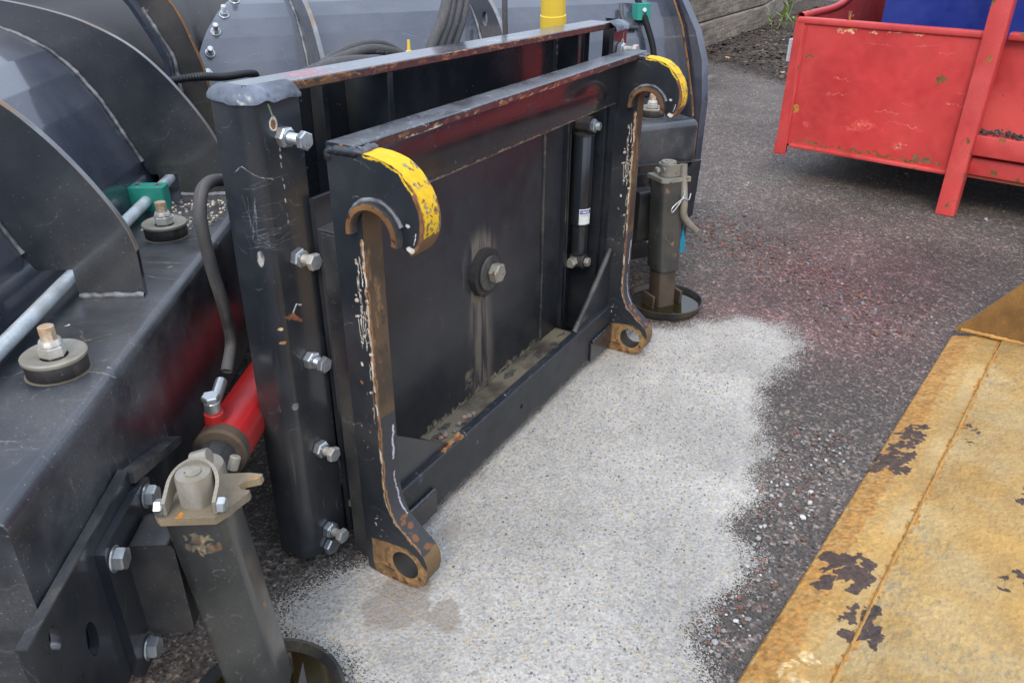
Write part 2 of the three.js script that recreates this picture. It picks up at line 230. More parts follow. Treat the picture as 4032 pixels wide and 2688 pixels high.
granular('dry_patch', -0.4, 0.05, 2.05, 0.95, 900, PATCH, { base: [172, 168, 159], rough: 0.95, vary: 0.06, grain: 0.07, bump: 0.003, soft: 0.085, seed: 5, paint(x, z, p, f) {
  const a = vn(x * 220, z * 220), b = vn(x * 380 + 4, z * 380), c = fbm(x * 5 + 2, z * 5 + 6, 4); let s = 0.84 + 0.16 * a + 0.12 * b + 0.16 * (c - 0.5); p.r *= s; p.g *= s; p.b *= s; p.h = 0.3 + 0.5 * a + 0.2 * b;
  const warm = vn(x * 210 + 9, z * 210 + 2); if (warm > 0.8) { p.r *= 1.05; p.b *= 0.88; } if (b < 0.1 && a < 0.5) { p.r *= 0.78; p.g *= 0.78; p.b *= 0.78; }
  const wob = fbm(x * 24 + 3, z * 24, 4) - 0.5, s1 = sst(1.12, 0.86, Math.hypot((x + 0.045) / 0.075, (z - 0.335) / 0.06) + 1.5 * wob), s2 = sst(1.1, 0.8, Math.hypot((x + 0.03) / 0.035, (z - 0.425) / 0.035) + 2.2 * wob), s3 = sst(1.05, 0.85, Math.hypot((x - 0.16) / 0.05, (z - 0.3) / 0.035) + 2 * wob) * 0.5, st = Math.max(s1, s2, s3) * (0.12 + 0.5 * a) * (0.6 + 0.3 * b);   // rusty wet stains by the coupler lug
  p.r += (96 - p.r) * st; p.g += (80 - p.g) * st; p.b += (64 - p.b) * st;
} }, 'pale dry patch of asphalt in front of the plough coupler');
granular('dry_patch', 5.0, -1.4, 1.2, 0.7, 300, [[5.25, -1.2], [5.7, -1.25], [5.95, -1.0], [5.6, -0.85], [5.2, -0.95]], { base: [150, 146, 138], rough: 0.95, soft: 0.12, seed: 9, paint(x, z, p) { const s = 0.7 + 0.5 * vn(x * 150, z * 150); p.r *= s; p.g *= s; p.b *= s; } }, 'small pale dry patch of asphalt behind the right end of the plough');

// ---------------------------------------------------------------- snow plough: frames of reference
const XM = 0.5725, CT = Math.cos(34 * Math.PI / 180), ST = Math.sin(34 * Math.PI / 180);
const wingL = (t, y, n) => [XM - CT * t + ST * n, y, ST * t + CT * n], wingR = (t, y, n) => [XM + CT * t - ST * n, y, ST * t + CT * n];
const wingOf = { L: wingL, R: wingR };
const LP = (side, prof, t0, t1, o) => prism(prof, t0, t1, (n, y, t) => wingOf[side](t, y, n), o);        // profile (n,y) along t
const TP = (side, prof, n0, n1, o) => prism(prof, n0, n1, (t, y, n) => wingOf[side](t, y, n), o);        // profile (t,y) along n
const YP = (side, prof, y0, y1, o) => prism(prof, y0, y1, (t, n, y) => wingOf[side](t, y, n), o);        // profile (t,n) along y
const dirW = (side, t, y, n) => { const a = wingOf[side](0, 0, 0), b = wingOf[side](t, y, n); return [b[0] - a[0], b[1] - a[1], b[2] - a[2]]; };
const FR = new THREE.Matrix4().makeTranslation(XM, 0.43, 0).multiply(new THREE.Matrix4().makeRotationFromEuler(new THREE.Euler(0, -0.033, -0.0122))).multiply(new THREE.Matrix4().makeTranslation(-XM, -0.43, 0));
const fr = (g) => g.applyMatrix4(FR);

const plough = thing('snow_plough', 'black V-shaped snow plough with yellow-edged coupler hooks standing on two support legs', 'snow plough');
const pp = (name, geo, m, label) => mesh(name, geo, m, plough, label);

// ---- coupler plates with hooks
const ARC = (cz, cy, r, a0, a1, n) => Array.from({ length: n + 1 }, (_, i) => { const t = (a0 + (a1 - a0) * i / n) * Math.PI / 180; return [cz + r * Math.cos(t), cy + r * Math.sin(t)]; });
const PLATE = [[0.223, 0.01], [0.223, 0.838], [0.226, 0.846], [0.232, 0.8495], [0.276, 0.8495], [0.284, 0.857], [0.297, 0.857], [0.316, 0.856], [0.332, 0.853], [0.346, 0.849], [0.359, 0.842], [0.37, 0.833], [0.379, 0.823], [0.388, 0.811], [0.395, 0.797], [0.4, 0.782], [0.402, 0.768], [0.401, 0.752], [0.398, 0.741], [0.392, 0.729], [0.384, 0.718], [0.379, 0.713], [0.373, 0.713], [0.363, 0.721], [0.357, 0.73],
  ...ARC(0.312, 0.738, 0.045, -8, 120, 14), [0.2845, 0.76], [0.283, 0.7], [0.282, 0.55], [0.283, 0.4], [0.283, 0.272], [0.283, 0.211], [0.288, 0.184], [0.3, 0.154], [0.326, 0.13], [0.352, 0.109], [0.364, 0.098], [0.371, 0.08], [0.371, 0.058], [0.366, 0.038], [0.354, 0.021], [0.338, 0.01], [0.322, 0.006], [0.257, 0.003]];
const perim = (P) => { const u = [0]; for (let i = 1; i < P.length; i++) u.push(u[i - 1] + Math.hypot(P[i][0] - P[i - 1][0], P[i][1] - P[i - 1][1])); return u; };
const PU = perim(PLATE), near = (z, y) => PU[PLATE.reduce((b, p, i) => Math.hypot(p[0] - z, p[1] - y) < Math.hypot(PLATE[b][0] - z, PLATE[b][1] - y) ? i : b, 0)];
const HOLE = ARC(0.318, 0.058, 0.031, 0, 345, 23);
const rp = rng(5);
M.plateFace = mat('coupler_plate_paint', 0.5, 1, 1000, { coat: 0.4, coatRough: 0.2, base: BLK, rough: 0.38, vary: 0.08, dust: [DUST, 0.42, 7], dustMax: 0.28, specks: 0.001, seed: 3, warp: 0.0018, bump: 0.002, draw(g) {
  poly(g, [[0.238, 0.02], [0.238, 0.092], [0.3, 0.1], [0.345, 0.09], [0.38, 0.06], [0.38, 0], [0.24, 0]], [122, 94, 58]); blob(g, 0.318, 0.058, 0.045, 0.044, [150, 116, 70], 0.8); for (let i = 0; i < 60; i++) blob(g, 0.24 + rp() * 0.13, rp() * 0.045, 0.008 * rp(), 0.005 * rp(), rp() < 0.6 ? RUSTL : RUSTD, 0.9);
  { const E = [[0.283, 0.72], [0.282, 0.55], [0.283, 0.4], [0.283, 0.21], [0.288, 0.184], [0.3, 0.154], [0.326, 0.13], [0.352, 0.109]]; const at = (t) => { const k = t * 3, i = Math.min(6, Math.floor(k * 7 / 3)), f = k * 7 / 3 - i; return [E[i][0] + (E[i + 1][0] - E[i][0]) * f, E[i][1] + (E[i + 1][1] - E[i][1]) * f]; };
    for (let i = 0; i < 150; i++) { const t = rp() * rp() * 0.98, a = at(t), b = at(Math.min(1, t + 0.01 + 0.03 * rp())), w = 0.001 + 0.004 * rp() * (t < 0.5 ? 1 : 0.5), c = [[190, 176, 150], [150, 122, 90], RUST, [204, 196, 180], RUSTL][i % 5]; line(g, [[a[0] - w * rp(), a[1]], [b[0] - w * rp(), b[1]]], w, c, 0.95); }
    for (let i = 0; i < 9; i++) { const x = 0.258 + 0.026 * rp(), y = 0.44 + 0.26 * rp(); line(g, [[x, y], [x + 0.004 * (rp() - 0.5), y - 0.02 - 0.05 * rp()]], 0.001 + 0.0025 * rp() * rp(), [200, 192, 172], 0.8); } line(g, [[0.262, 0.585], [0.28, 0.577]], 0.0018, [205, 200, 190]); line(g, [[0.268, 0.62], [0.269, 0.52]], 0.0014, [205, 200, 190]); }
  chips(g, 26, 0.255, 0.283, 0.4, 0.7, 0.004, [186, 176, 156], rp); chips(g, 14, 0.24, 0.28, 0.3, 0.7, 0.003, RUSTL, rp); chips(g, 10, 0.235, 0.28, 0.1, 0.16, 0.003, BARE, rp);
  line(g, [[0.385, 0.812], [0.397, 0.78], [0.398, 0.75], [0.388, 0.728], [0.376, 0.716]], 0.007, RUST); line(g, [[0.297, 0.855], [0.33, 0.851], [0.36, 0.838], [0.383, 0.812]], 0.004, YEL); blob(g, 0.375, 0.722, 0.009, 0.006, [200, 194, 180]); blob(g, 0.373, 0.76, 0.004, 0.003, [212, 212, 208]); line(g, [[0.387, 0.75], [0.381, 0.733]], 0.002, [220, 220, 216]);
  scratches(g, 26, 0.23, 0.39, 0.1, 0.85, 0.03, [150, 152, 152], 0.5, rp);
} });
{
  const y0 = near(0.297, 0.857), y1 = near(0.384, 0.718), l0 = near(0.297, 0.152), l1 = near(0.371, 0.08), e1 = near(0.283, 0.7), L = PU[PU.length - 1] + 0.04;
  M.plateSide = mat('coupler_plate_edge_paint', L, 0.06, 640, { base: [74, 62, 50], rough: 0.55, vary: 0.25, dust: [[120, 92, 60], 0.55, 20], dustMax: 0.6, seed: 8, warp: 0.0025, bump: 0.001, markGrain: 0.25, draw(g) {
    g.fillStyle = css([54, 52, 50]); g.fillRect(0, 0, near(0.276, 0.8495), 0.06); g.fillStyle = css(YEL); g.fillRect(y0 - 0.004, 0, y1 - y0 - 0.02, 0.06);
    for (let i = 0; i < 90; i++) { const c = [0.32, 0.48, 0.62, 0.68, 0.8, 0.9][i % 6], t = c + (rp() - 0.5) * (0.05 + 0.03 * (i % 3)); blob(g, y0 + (y1 - y0) * t, clamp(0.03 + (rp() - 0.5) * 0.04 + (c < 0.4 ? 0.008 : 0), 0, 0.045), 0.001 + 0.0045 * rp(), 0.0006 + 0.0022 * rp(), [[128, 130, 122], RUST, [110, 86, 66], [150, 148, 136]][i % 4], 1, rp() * 3); }
    line(g, [[y0 + 0.09, 0.001], [y1, 0.001]], 0.006, RUST); line(g, [[y0 + 0.13, 0.044], [y1, 0.044]], 0.008, [112, 84, 58]); g.fillStyle = css([116, 88, 58]); g.fillRect(y1 - 0.03, 0, 0.09, 0.06);
    g.fillStyle = css([58, 58, 60]); g.fillRect(e1 + 0.32, 0, l1 - e1 - 0.32, 0.06); for (let i = 0; i < 40; i++) blob(g, e1 + 0.3 * rp(), rp() * 0.05, 0.02 * rp(), 0.004, [[96, 70, 48], [130, 100, 68], [70, 58, 48]][i % 3], 0.8);
    line(g, [[e1, 0.002], [l0, 0.002], [l1, 0.002]], 0.003, RUSTL); line(g, [[e1 + 0.35, 0.036], [e1 + 0.42, 0.03]], 0.005, [190, 190, 196]); line(g, [[e1 + 0.45, 0.03], [e1 + 0.55, 0.036]], 0.004, [180, 180, 188]); chips(g, 12, l0, l1, 0.005, 0.04, 0.008, RUST, rp); g.fillStyle = css([112, 90, 60]); g.fillRect(l1 - 0.02, 0, 0.25, 0.06);
  } });
}
for (const [x0, side] of [[0, 0], [1.1, 1]]) {
  const x1 = x0 + 0.045;
  const face = (x) => { const g = prism(PLATE, x - 1e-4, x + 1e-4, XF.x, { only: 'caps', holes: [HOLE] }); return g; };
  const sideG = prism(PLATE, 0, 0.045, (a, b, l) => [x0 + l, b, a], { only: 'sides', holes: [HOLE], crease: 0.7 });
  const body = pp('coupler_plate', [face(x0 + 1e-4), face(x1 - 1e-4)], M.plateFace, 'flat plate whose top ends in a hook and whose foot has a round hole');
  mesh('plate_edge', (() => { const a = sideG.attributes.uv.array; return sideG; })(), M.plateSide, body, 'edge of the plate, painted yellow round the hook');
  // half-pipe seat welded into the hook
  const ring = [...ARC(0.312, 0.738, 0.05, -14, 188, 22), ...ARC(0.312, 0.738, 0.039, 188, -14, 22)];
  mesh('hook_liner', prism(ring, x0 - 0.014, x1 + 0.014, XF.x, { crease: 0.6 }), M.darkSteel, body, 'half-pipe seat inside the hook');
  const lip = [...ARC(0.312, 0.738, 0.0485, -13, 187, 22), ...ARC(0.312, 0.738, 0.0405, 187, -13, 22)];
  mesh('liner_edge', prism(lip, x0 - 0.0165, x0 - 0.0135, XF.x), M.rust, body, 'rusty cut edge of the hook seat');
  mesh('weld_seam', bead([[x0 + 0.003, 0.84, 0.2255], [x0 + 0.003, 0.854, 0.229], [x0 + 0.003, 0.856, 0.262], [x0 + 0.003, 0.857, 0.285], [x0 + 0.007, 0.857, 0.292]], 0.0075, 3), M.plateFace, body); mesh('weld_seam', bead([[x0 + 0.004, 0.857, 0.283], [x0 + 0.022, 0.858, 0.285], [x0 + 0.045, 0.855, 0.281]], 0.008, 5), M.weld, body); mesh('weld_seam', bead(ARC(0.312, 0.738, 0.053, 20, 165, 10).map((p) => [x0 - 0.002, p[1], p[0]]), 0.004, 8), M.weld, body);
}
// ---- coupler cross members
const rb = rng(9);
M.barTop = mat('coupler_bar_paint', 0.2, 1.25, 900, { coat: 0.9, coatRough: 0.16, offset: [0, 0], base: BLK, rough: 0.3, vary: 0.12, dust: [[150, 150, 148], 0.45, 18], dustMax: 0.4, seed: 12, warp: 0.004, bump: 0.0014, draw(g) {
  scratches(g, 420, 0.06, 0.16, 0, 1.25, 0.035, [184, 186, 188], 0.7, rb);
  g.fillStyle = css([74, 34, 34]); g.fillRect(0.052, 0, 0.0135, 1.25); for (let i = 0; i < 60; i++) blob(g, 0.059 + 0.004 * rb(), rb() * 1.2, 0.003, 0.012 * rb(), [[96, 44, 40], RUST, [60, 44, 44], [150, 120, 100]][i % 4], 0.9); for (const [v, l] of [[0.13, 0.1], [0.42, 0.03], [0.5, 0.05], [0.62, 0.04], [0.86, 0.03]]) line(g, [[0.054, v], [0.056, v + l]], 0.005, v < 0.2 ? [186, 180, 160] : RUSTL);
} });
// profile order: starts at lower front edge so that the front strip is u ~0.05..0.07 and the top u ~0.07..0.13
const barProf = (z0, z1, y0, y1, r = 0.002) => [[z0, y0], [z1 - r, y0], [z1, y0 + r], [z1, y1 - r], [z1 - r, y1], [z0 + r, y1], [z0, y1 - r]];
pp('top_bar', prism(barProf(0.221, 0.276, 0.85, 0.866), 0.003, 1.157, XF.x), M.barTop, 'upper flat bar between the two hooks');
M.web = mat('coupler_web_paint', 1.2, 1, 640, { coat: 1, coatRough: 0.1, base: BLK, rough: 0.2, vary: 0.06, dust: [[90, 76, 62], 0.35, 6], dustMax: 0.2, specks: 0.0006, seed: 21, bump: 0.0006, draw(g) { line(g, [[0, 0.7395], [1.15, 0.7395]], 0.005, [130, 112, 80], 0.9); for (let i = 0; i < 14; i++) { const x = rb() * 1.1, y = 0.75 + rb() * 0.09; line(g, [[x, y + 0.004], [x + 0.002, y], [x + 0.006, y + 0.003]], 0.0012, [140, 130, 120], 0.8); } } });
pp('cross_plate', boxUV(bar(0.22, 0.23, 0.738, 0.849, 0.046, 1.099, XF.x)), M.web, 'glossy upright plate under the top bar');
M.mainPlate = mat('coupler_main_plate_paint', 1, 0.75, 900, { coat: 0.15, coatRough: 0.15, base: BLK, rough: 0.46, vary: 0.07, dust: [[92, 86, 76], 0.45, 6], dustMax: 0.3, specks: 0.001, seed: 31, bump: 0.001, warp: 0.007, markRough: 0.75, markDepth: 0.3, draw(g) {
  for (let i = 0; i < 26; i++) blob(g, 0.5 + (rb() - 0.5) * 0.03, 0.165 + (rb() - 0.5) * 0.05, 0.008 * rb(), 0.012 * rb(), [124, 108, 86], 0.5); for (let i = 0; i < 120; i++) blob(g, 0.24 + rb() * 0.62, 0.108 + rb() * rb() * 0.02, 0.02 * rb(), 0.006, [142, 132, 106], 0.6);
  for (let i = 0; i < 30; i++) line(g, [[0.2 + rb() * 0.65, 0.1 + rb() * 0.6], [0.2 + rb() * 0.65, 0.1 + rb() * 0.6]], 0.0006, [120, 116, 108], 0.12); scratches(g, 50, 0.1, 0.95, 0.1, 0.74, 0.03, [130, 128, 122], 0.5, rb);
}, hook(x, y, p, f) { // dried mud run down from the pivot bolt, and the dusty ring it came from
  const run = sst(0.07, 0.02, Math.abs(x - 0.56 + 0.02 * (fbm(y * 9, 3, 2) - 0.5))) * sst(0.5, 0.4, y), ring = sst(0.105, 0.055, Math.hypot((x - 0.555) * 1.15, y - 0.45)), st = fbm(x * 120 + 3, y * 9 + 2, 4), a = clamp((run * 0.9 + ring * 0.9) * 1.1 * sst(0.24, 0.6, st + 0.12 * (f - 0.5))) * 0.95; p.r += (112 - p.r) * a; p.g += (102 - p.g) * a; p.b += (88 - p.b) * a; p.ro += (0.85 - p.ro) * a;
} });
pp('main_plate', bar(0.13, 0.14, 0.03, 0.75, 0.046, 0.965, XF.x, 0.002), M.black, 'sunken plate carrying the pivot bolt');
{ const g = new THREE.PlaneGeometry(0.918, 0.64); g.translate(0.505, 0.42, 0.1412); const p = g.attributes.position, u = g.attributes.uv; for (let i = 0; i < p.count; i++) u.setXY(i, p.getX(i), p.getY(i)); plough.children.at(-1).geometry = mergeGeometries([flat(plough.children.at(-1).geometry)]); plough.children.at(-1).material = M.mainPlate; const q = plough.children.at(-1).geometry, a = q.attributes.position, b = q.attributes.uv; for (let i = 0; i < a.count; i++) b.setXY(i, a.getX(i), a.getY(i)); }
pp('plate_flange', bar(0.125, 0.152, 0.03, 0.75, 0.966, 0.975, XF.x, 0.002), M.black, 'folded edge of the sunken plate beside the shock absorber');
pp('weld_seam', bead([[0.858, 0.118, 0.1415], [0.858, 0.3, 0.1415], [0.857, 0.5, 0.1415], [0.858, 0.735, 0.1415]], 0.0045, 4), M.dusty);
M.trough = mat('dirt_floor', 1, 0.2, 900, { base: [70, 64, 54], rough: 0.9, vary: 0.35, grain: 0.12, dust: [[150, 142, 118], 0.6, 12], dustMax: 0.75, seed: 40, bump: 0.004, draw(g) { for (let i = 0; i < 40; i++) blob(g, rb() * 0.95, 0.12 + rb() * 0.1, 0.03 * rb(), 0.012 * rb(), [46, 44, 42], 0.6); } });
{ const f = pp('ledge', boxUV(bar(0.139, 0.205, 0.095, 0.11, 0.046, 0.955, XF.x, 0.002)), M.trough, 'dirty inner ledge at the foot of the sunken plate'); }
M.bottomBar = mat('coupler_bottom_bar_paint', 0.5, 1.25, 800, { base: BLK, rough: 0.4, vary: 0.07, dust: [[86, 82, 74], 0.45, 8], dustMax: 0.3, specks: 0.001, seed: 51, bump: 0.001, warp: 0.006, draw(g) {
  scratches(g, 60, 0.143, 0.168, 0, 1.2, 0.03, [150, 152, 156], 0.7, rb); g.fillStyle = css(RUSTL); g.fillRect(0.145, 0.24, 0.022, 0.075); for (let i = 0; i < 30; i++) blob(g, 0.145 + rb() * 0.024, 0.24 + rb() * 0.075, 0.004, 0.006, [[140, 80, 34], [120, 112, 84]][i % 2]); line(g, [[0.027, 0.05], [0.027, 1.1]], 0.004, [110, 100, 78], 0.7); scratches(g, 30, 0.03, 0.15, 0.05, 1.1, 0.02, [130, 130, 126], 0.6, rb);
} });
{ const r = 0.003, y0 = 0.03, y1 = 0.152, z0 = 0.228, z1 = 0.252; const prof = [[z0, y0], [z1 - r, y0], [z1, y0 + r], [z1, y1 - r], [z1 - r, y1], [z0 + r, y1], [z0, y1 - r]];
  const hb = pp('bottom_bar', prism(prof, 0.046, 1.099, XF.x), M.bottomBar, 'deep flat bar along the foot of the coupler'); 
  mesh('drain_hole', aim(cyl(0.006, 0.002, 16), [0.565, 0.09, 0.2512], [0, 0, 1]), M.hole, hb);
  for (const [a, b] of [[0.046, 0.19], [0.955, 1.099]]) mesh('reinforcement', [box(a, b, 0.028, 0.088, 0.2525, 0.259, 0.002), bead([[a + 0.005, 0.09, 0.256], [b - 0.005, 0.09, 0.256]], 0.005, a * 9)], M.black, hb, 'thicker end piece with a weld bead'); }
pp('bar_back', bar(0.205, 0.226, 0.08, 0.098, 0.046, 1.099, XF.x, 0.002), M.black);
// gussets
for (const [x, s] of [[0.0455, 1], [1.0995, -1]]) { const prof = s > 0 ? [[x, 0.312], [x, 0.1], [x + 0.225, 0.1], [x + 0.225, 0.152], [x + 0.215, 0.158]] : [[x, 0.325], [x, 0.1], [x - 0.22, 0.1], [x - 0.22, 0.152], [x - 0.21, 0.158]];
  const g = pp('gusset', prism(prof, 0.229, 0.239, XF.z), M.bottomBar.clone(), 'triangular corner plate'); g.material = M.black; if (s < 0) mesh('gusset_edge', tube([[x - 0.217, 0.152, 0.236], [x - 0.1, 0.242, 0.236], [x - 0.002, 0.327, 0.236]], 0.008, 8, 8), M.darkSteel, g, 'worn bare upper edge'); }
pp('side_plate', box(0.004, 0.04, 0.03, 0.715, 0.186, 0.2225, 0.004), M.dusty, 'dirty side of the box behind the near hook plate'); pp('side_plate', box(1.105, 1.135, 0.03, 0.735, 0.03, 0.222, 0.004), M.black);
pp('box_top', box(0.002, 0.042, 0.7155, 0.7205, 0.184, 0.2225, 0.002), M.dusty, 'dusty top of the box behind the near hook plate');
// pivot bolt
{ const r0 = rng(4), disc = []; for (let k = 0; k < 34; k++) { const t = k / 34 * 6.283, rr = 0.058 + 0.004 * (r0() - 0.5) + (r0() < 0.2 ? -0.004 : 0); disc.push([XM - 0.008 + rr * Math.cos(t), 0.43 + rr * Math.sin(t)]); }
  const pb = pp('pivot_washer', prism(disc, 0.1405, 0.158, XF.z, { crease: 0.9 }), M.rubber, 'ragged black rubber washer'); mesh('washer', aim(cyl(0.043, 0.006, 40), [XM - 0.006, 0.43, 0.158], [0, 0, 1]), M.darkSteel, pb); mesh('bolt_head', aim(hex(0.0245, 0.024, 0.3), [XM, 0.432, 0.164], [0, 0, 1]), M.galvDull, pb, 'worn grey hexagon bolt head'); }
// shock absorber
{ const x = 1.047, z = 0.16; const d = pp('shock_absorber', lathe([[0, 0.405], [0.026, 0.405], [0.0275, 0.407], [0.0275, 0.655], [0.024, 0.662], [0, 0.663]], 40).translate(x, 0, z), M.black, 'black telescopic damper standing in the recess');
  mesh('damper_tube', lathe([[0, 0.318], [0.022, 0.318], [0.0235, 0.321], [0.0235, 0.404], [0, 0.404]], 36).translate(x, 0, z), M.black, d); mesh('dust_cap', lathe([[0, 0.655], [0.0285, 0.655], [0.0285, 0.661], [0.012, 0.667], [0, 0.667]], 36).translate(x, 0, z), M.dusty, d);
  const eye = (y) => aim(lathe([[0.012, 0], [0.021, 0], [0.0225, 0.002], [0.0225, 0.04], [0.021, 0.042], [0.012, 0.042]], 30), [x, y, z - 0.02], [0, 0, 1]);
  mesh('eye', eye(0.684), M.rubber, d); mesh('eye', eye(0.295), M.rubber, d); mesh('bolt', [aim(hex(0.018, 0.014), [x - 0.004, 0.684, z + 0.022], [0, 0, 1]), aim(thread(0.011, 0.012), [x - 0.004, 0.684, z + 0.036], [0, 0, 1])], M.galv, d, 'zinc nut on the upper eye'); mesh('bolt', [aim(hex(0.0135, 0.014, 0.4), [x, 0.295, z + 0.022], [0, 0, 1])], M.galvDull, d); mesh('spacer', aim(hex(0.015, 0.03), [x - 0.045, 0.297, z - 0.005], [1, 0, 0]), M.galvDull, d);
  const c = document.createElement('canvas'); c.width = 256; c.height = 256; const g = c.getContext('2d'); g.fillStyle = '#d9dcd4'; g.fillRect(0, 0, 256, 256); g.fillStyle = '#24388a'; g.fillRect(14, 20, 232, 62); g.fillStyle = '#fff'; g.font = 'bold 50px sans-serif'; g.fillText('≈ SACHS', 20, 68); g.fillStyle = '#7a3350'; g.font = 'italic 30px sans-serif'; g.fillText('Stoßdämpfer', 34, 118);
  const t = new THREE.CanvasTexture(c); t.colorSpace = THREE.SRGBColorSpace; const lg = new THREE.CylinderGeometry(0.0279, 0.0279, 0.045, 20, 1, true, -1.25, 1.35); lg.translate(x, 0.434, z); mesh('sticker', lg, new THREE.MeshStandardMaterial({ map: t, roughness: 0.4, side: THREE.DoubleSide }), d, 'white maker sticker with a blue band'); }
pp('recess_back', box(0.967, 1.1, 0.03, 0.75, 0.1, 0.108, 0.002), M.dusty); pp('recess_angle', [bar(0.112, 0.2, 0.05, 0.74, 1.083, 1.0985, XF.x, 0.002), box(0.985, 0.993, 0.05, 0.735, 0.11, 0.15, 0.001)], M.black);

// ---- carrying frame behind the coupler (posts, bars)
const rf = rng(14);
M.post = mat('post_paint', 0.45, 1, 1000, { coat: 0.7, coatRough: 0.18, base: BLK, rough: 0.36, vary: 0.07, dust: [DUST, 0.42, 8], dustMax: 0.3, specks: 0.0016, seed: 61, bump: 0.0012, warp: 0.0012, draw(g) {
  const q = (u, v) => [u, v]; for (let i = 0; i < 15; i++) { const y = 0.64 + rf() * 0.15, x = 0.03 + rf() * 0.05; line(g, [[x, y], [x + 0.025, y + 0.012 * rf()], [x + 0.05 + 0.03 * rf(), y + 0.02 * (rf() - 0.2)]], 0.0007, [170, 172, 172], 0.45); }
  for (let i = 0; i < 4; i++) line(g, [[0.035 + rf() * 0.03, 0.78 - rf() * 0.05], [0.05 + rf() * 0.02, 0.72 - rf() * 0.03], [0.075 + rf() * 0.02, 0.67 + rf() * 0.02]], 0.0008, [180, 182, 182], 0.5); line(g, [[0.03, 0.8], [0.05, 0.815], [0.07, 0.8], [0.1, 0.79]], 0.0012, [180, 182, 182], 0.8);
  for (let i = 0; i < 14; i++) { const y = 0.86 - 0.012 * i; if (rf() < 0.7) line(g, [[0.118 + 0.002 * rf(), y], [0.118 + 0.002 * rf(), y - 0.008 * rf()]], 0.0026 * rf() + 0.0008, [190, 190, 184], 0.8); } blob(g, 0.114, 0.875, 0.008, 0.012, [196, 186, 170]); blob(g, 0.113, 0.874, 0.005, 0.008, RUST); line(g, [[0.108, 0.905], [0.114, 0.885]], 0.003, [120, 140, 100]);
  poly(g, [[0.085, 0.55], [0.105, 0.555], [0.125, 0.53], [0.12, 0.528], [0.1, 0.542]], [128, 78, 52]); line(g, [[0.105, 0.555], [0.115, 0.565], [0.125, 0.56]], 0.003, [196, 196, 196]); blob(g, 0.077, 0.53, 0.006, 0.003, [190, 160, 120]); blob(g, 0.078, 0.505, 0.006, 0.003, RUSTL); blob(g, 0.06, 0.66, 0.006, 0.014, [170, 168, 160], 0.7); blob(g, 0.085, 0.37, 0.006, 0.008, [110, 110, 108], 0.8);
  scratches(g, 60, 0, 0.3, 0, 0.95, 0.04, [150, 152, 152], 0.5, rf);
} });
const arcA = (ca, cb, r, a0, a1, n) => Array.from({ length: n + 1 }, (_, i) => { const t = (a0 + (a1 - a0) * i / n) * Math.PI / 180; return [ca + r * Math.cos(t), cb + r * Math.sin(t)]; });
for (const s of [-1, 1]) { // bent angle post: outer face, rounded corner, front flange
  const X = (x) => XM + s * (XM - x) * -1 * -1; const f = (a, l, b) => { const x = s < 0 ? a : 2 * XM + 0.1 - a; return [x, l, b]; };
  const prof = [[-0.054, 0.064], ...arcA(-0.022, 0.111, 0.032, 180, 90, 8), [0.052, 0.143], [0.052, 0.131], ...arcA(-0.022, 0.111, 0.02, 90, 180, 8), [-0.042, 0.064]];
  const y0 = 0.012, g = fr(prism(prof, y0, 0.915, (a, b, l) => f(a, l, b), { crease: 0.6 }));
  const post = pp('post', g, M.post, s < 0 ? 'tall bent post at the near end of the carrying frame' : 'bent post at the far end of the carrying frame');
  { // molten cap: rolls over the top of the post on to the bar
    const path = prof.slice(0, 11), cum = perim(path), L = cum.at(-1), nu = 70, nv = 12, pos = [], uv = [], idx = [];
    const at = (u) => { let i = 1; while (i < path.length - 1 && cum[i] < u) i++; const k = clamp((u - cum[i - 1]) / (cum[i] - cum[i - 1])), A = path[i - 1], B = path[i], d = Math.hypot(B[0] - A[0], B[1] - A[1]); return [A[0] + (B[0] - A[0]) * k, A[1] + (B[1] - A[1]) * k, -(B[1] - A[1]) / d, (B[0] - A[0]) / d]; };
    for (let v = 0; v <= nv; v++) for (let i = 0; i <= nu; i++) { const u = L * i / nu, [px, pz, nx, nz] = at(u), k = v / nv, lump = (0.007 * (fbm(u * 70 + s * 7, k * 3 + 5, 3) - 0.5) + 0.0022 * (vn(u * 260, k * 9 + s) - 0.5)) * Math.sin(Math.PI * Math.min(1, k * 1.2 + 0.1)); const drip = 0.012 * (vn(u * 60 + 3, s + 9) - 0.4); const ang = k * Math.PI / 2, out = 0.0065 * Math.cos(ang) + lump - 0.026 * Math.pow(k, 1.6); const y = 0.911 - 0.6 * drip * (1 - k) + 0.0215 * Math.sin(ang) + lump * 0.5; pos.push(...f(px + nx * out, y, pz + nz * out)); uv.push(u, k * 0.05); }
    for (let v = 0; v < nv; v++) for (let i = 0; i < nu; i++) { const a = v * (nu + 1) + i; idx.push(a, a + 1, a + nu + 1, a + 1, a + nu + 2, a + nu + 1); }
    const cg = new THREE.BufferGeometry(); cg.setIndex(idx); cg.setAttribute('position', new THREE.Float32BufferAttribute(pos, 3)); cg.setAttribute('uv', new THREE.Float32BufferAttribute(uv, 2)); fr(cg); cg.computeVertexNormals();
    mesh('weld_cap', cg, M.capWeld ??= mat('bright_weld', 0.25, 0.25, 512, { tile: true, base: [92, 98, 106], rough: 0.34, vary: 0.35, metal: 0.3, dust: [[52, 56, 62], 0.5, 20], dustMax: 0.6, bump: 0.003, draw(g) { chips(g, 8, 0, 0.25, 0, 0.25, 0.005, [130, 92, 60]); } }), post, 'thick silvery weld along the top of the post');
  }
}
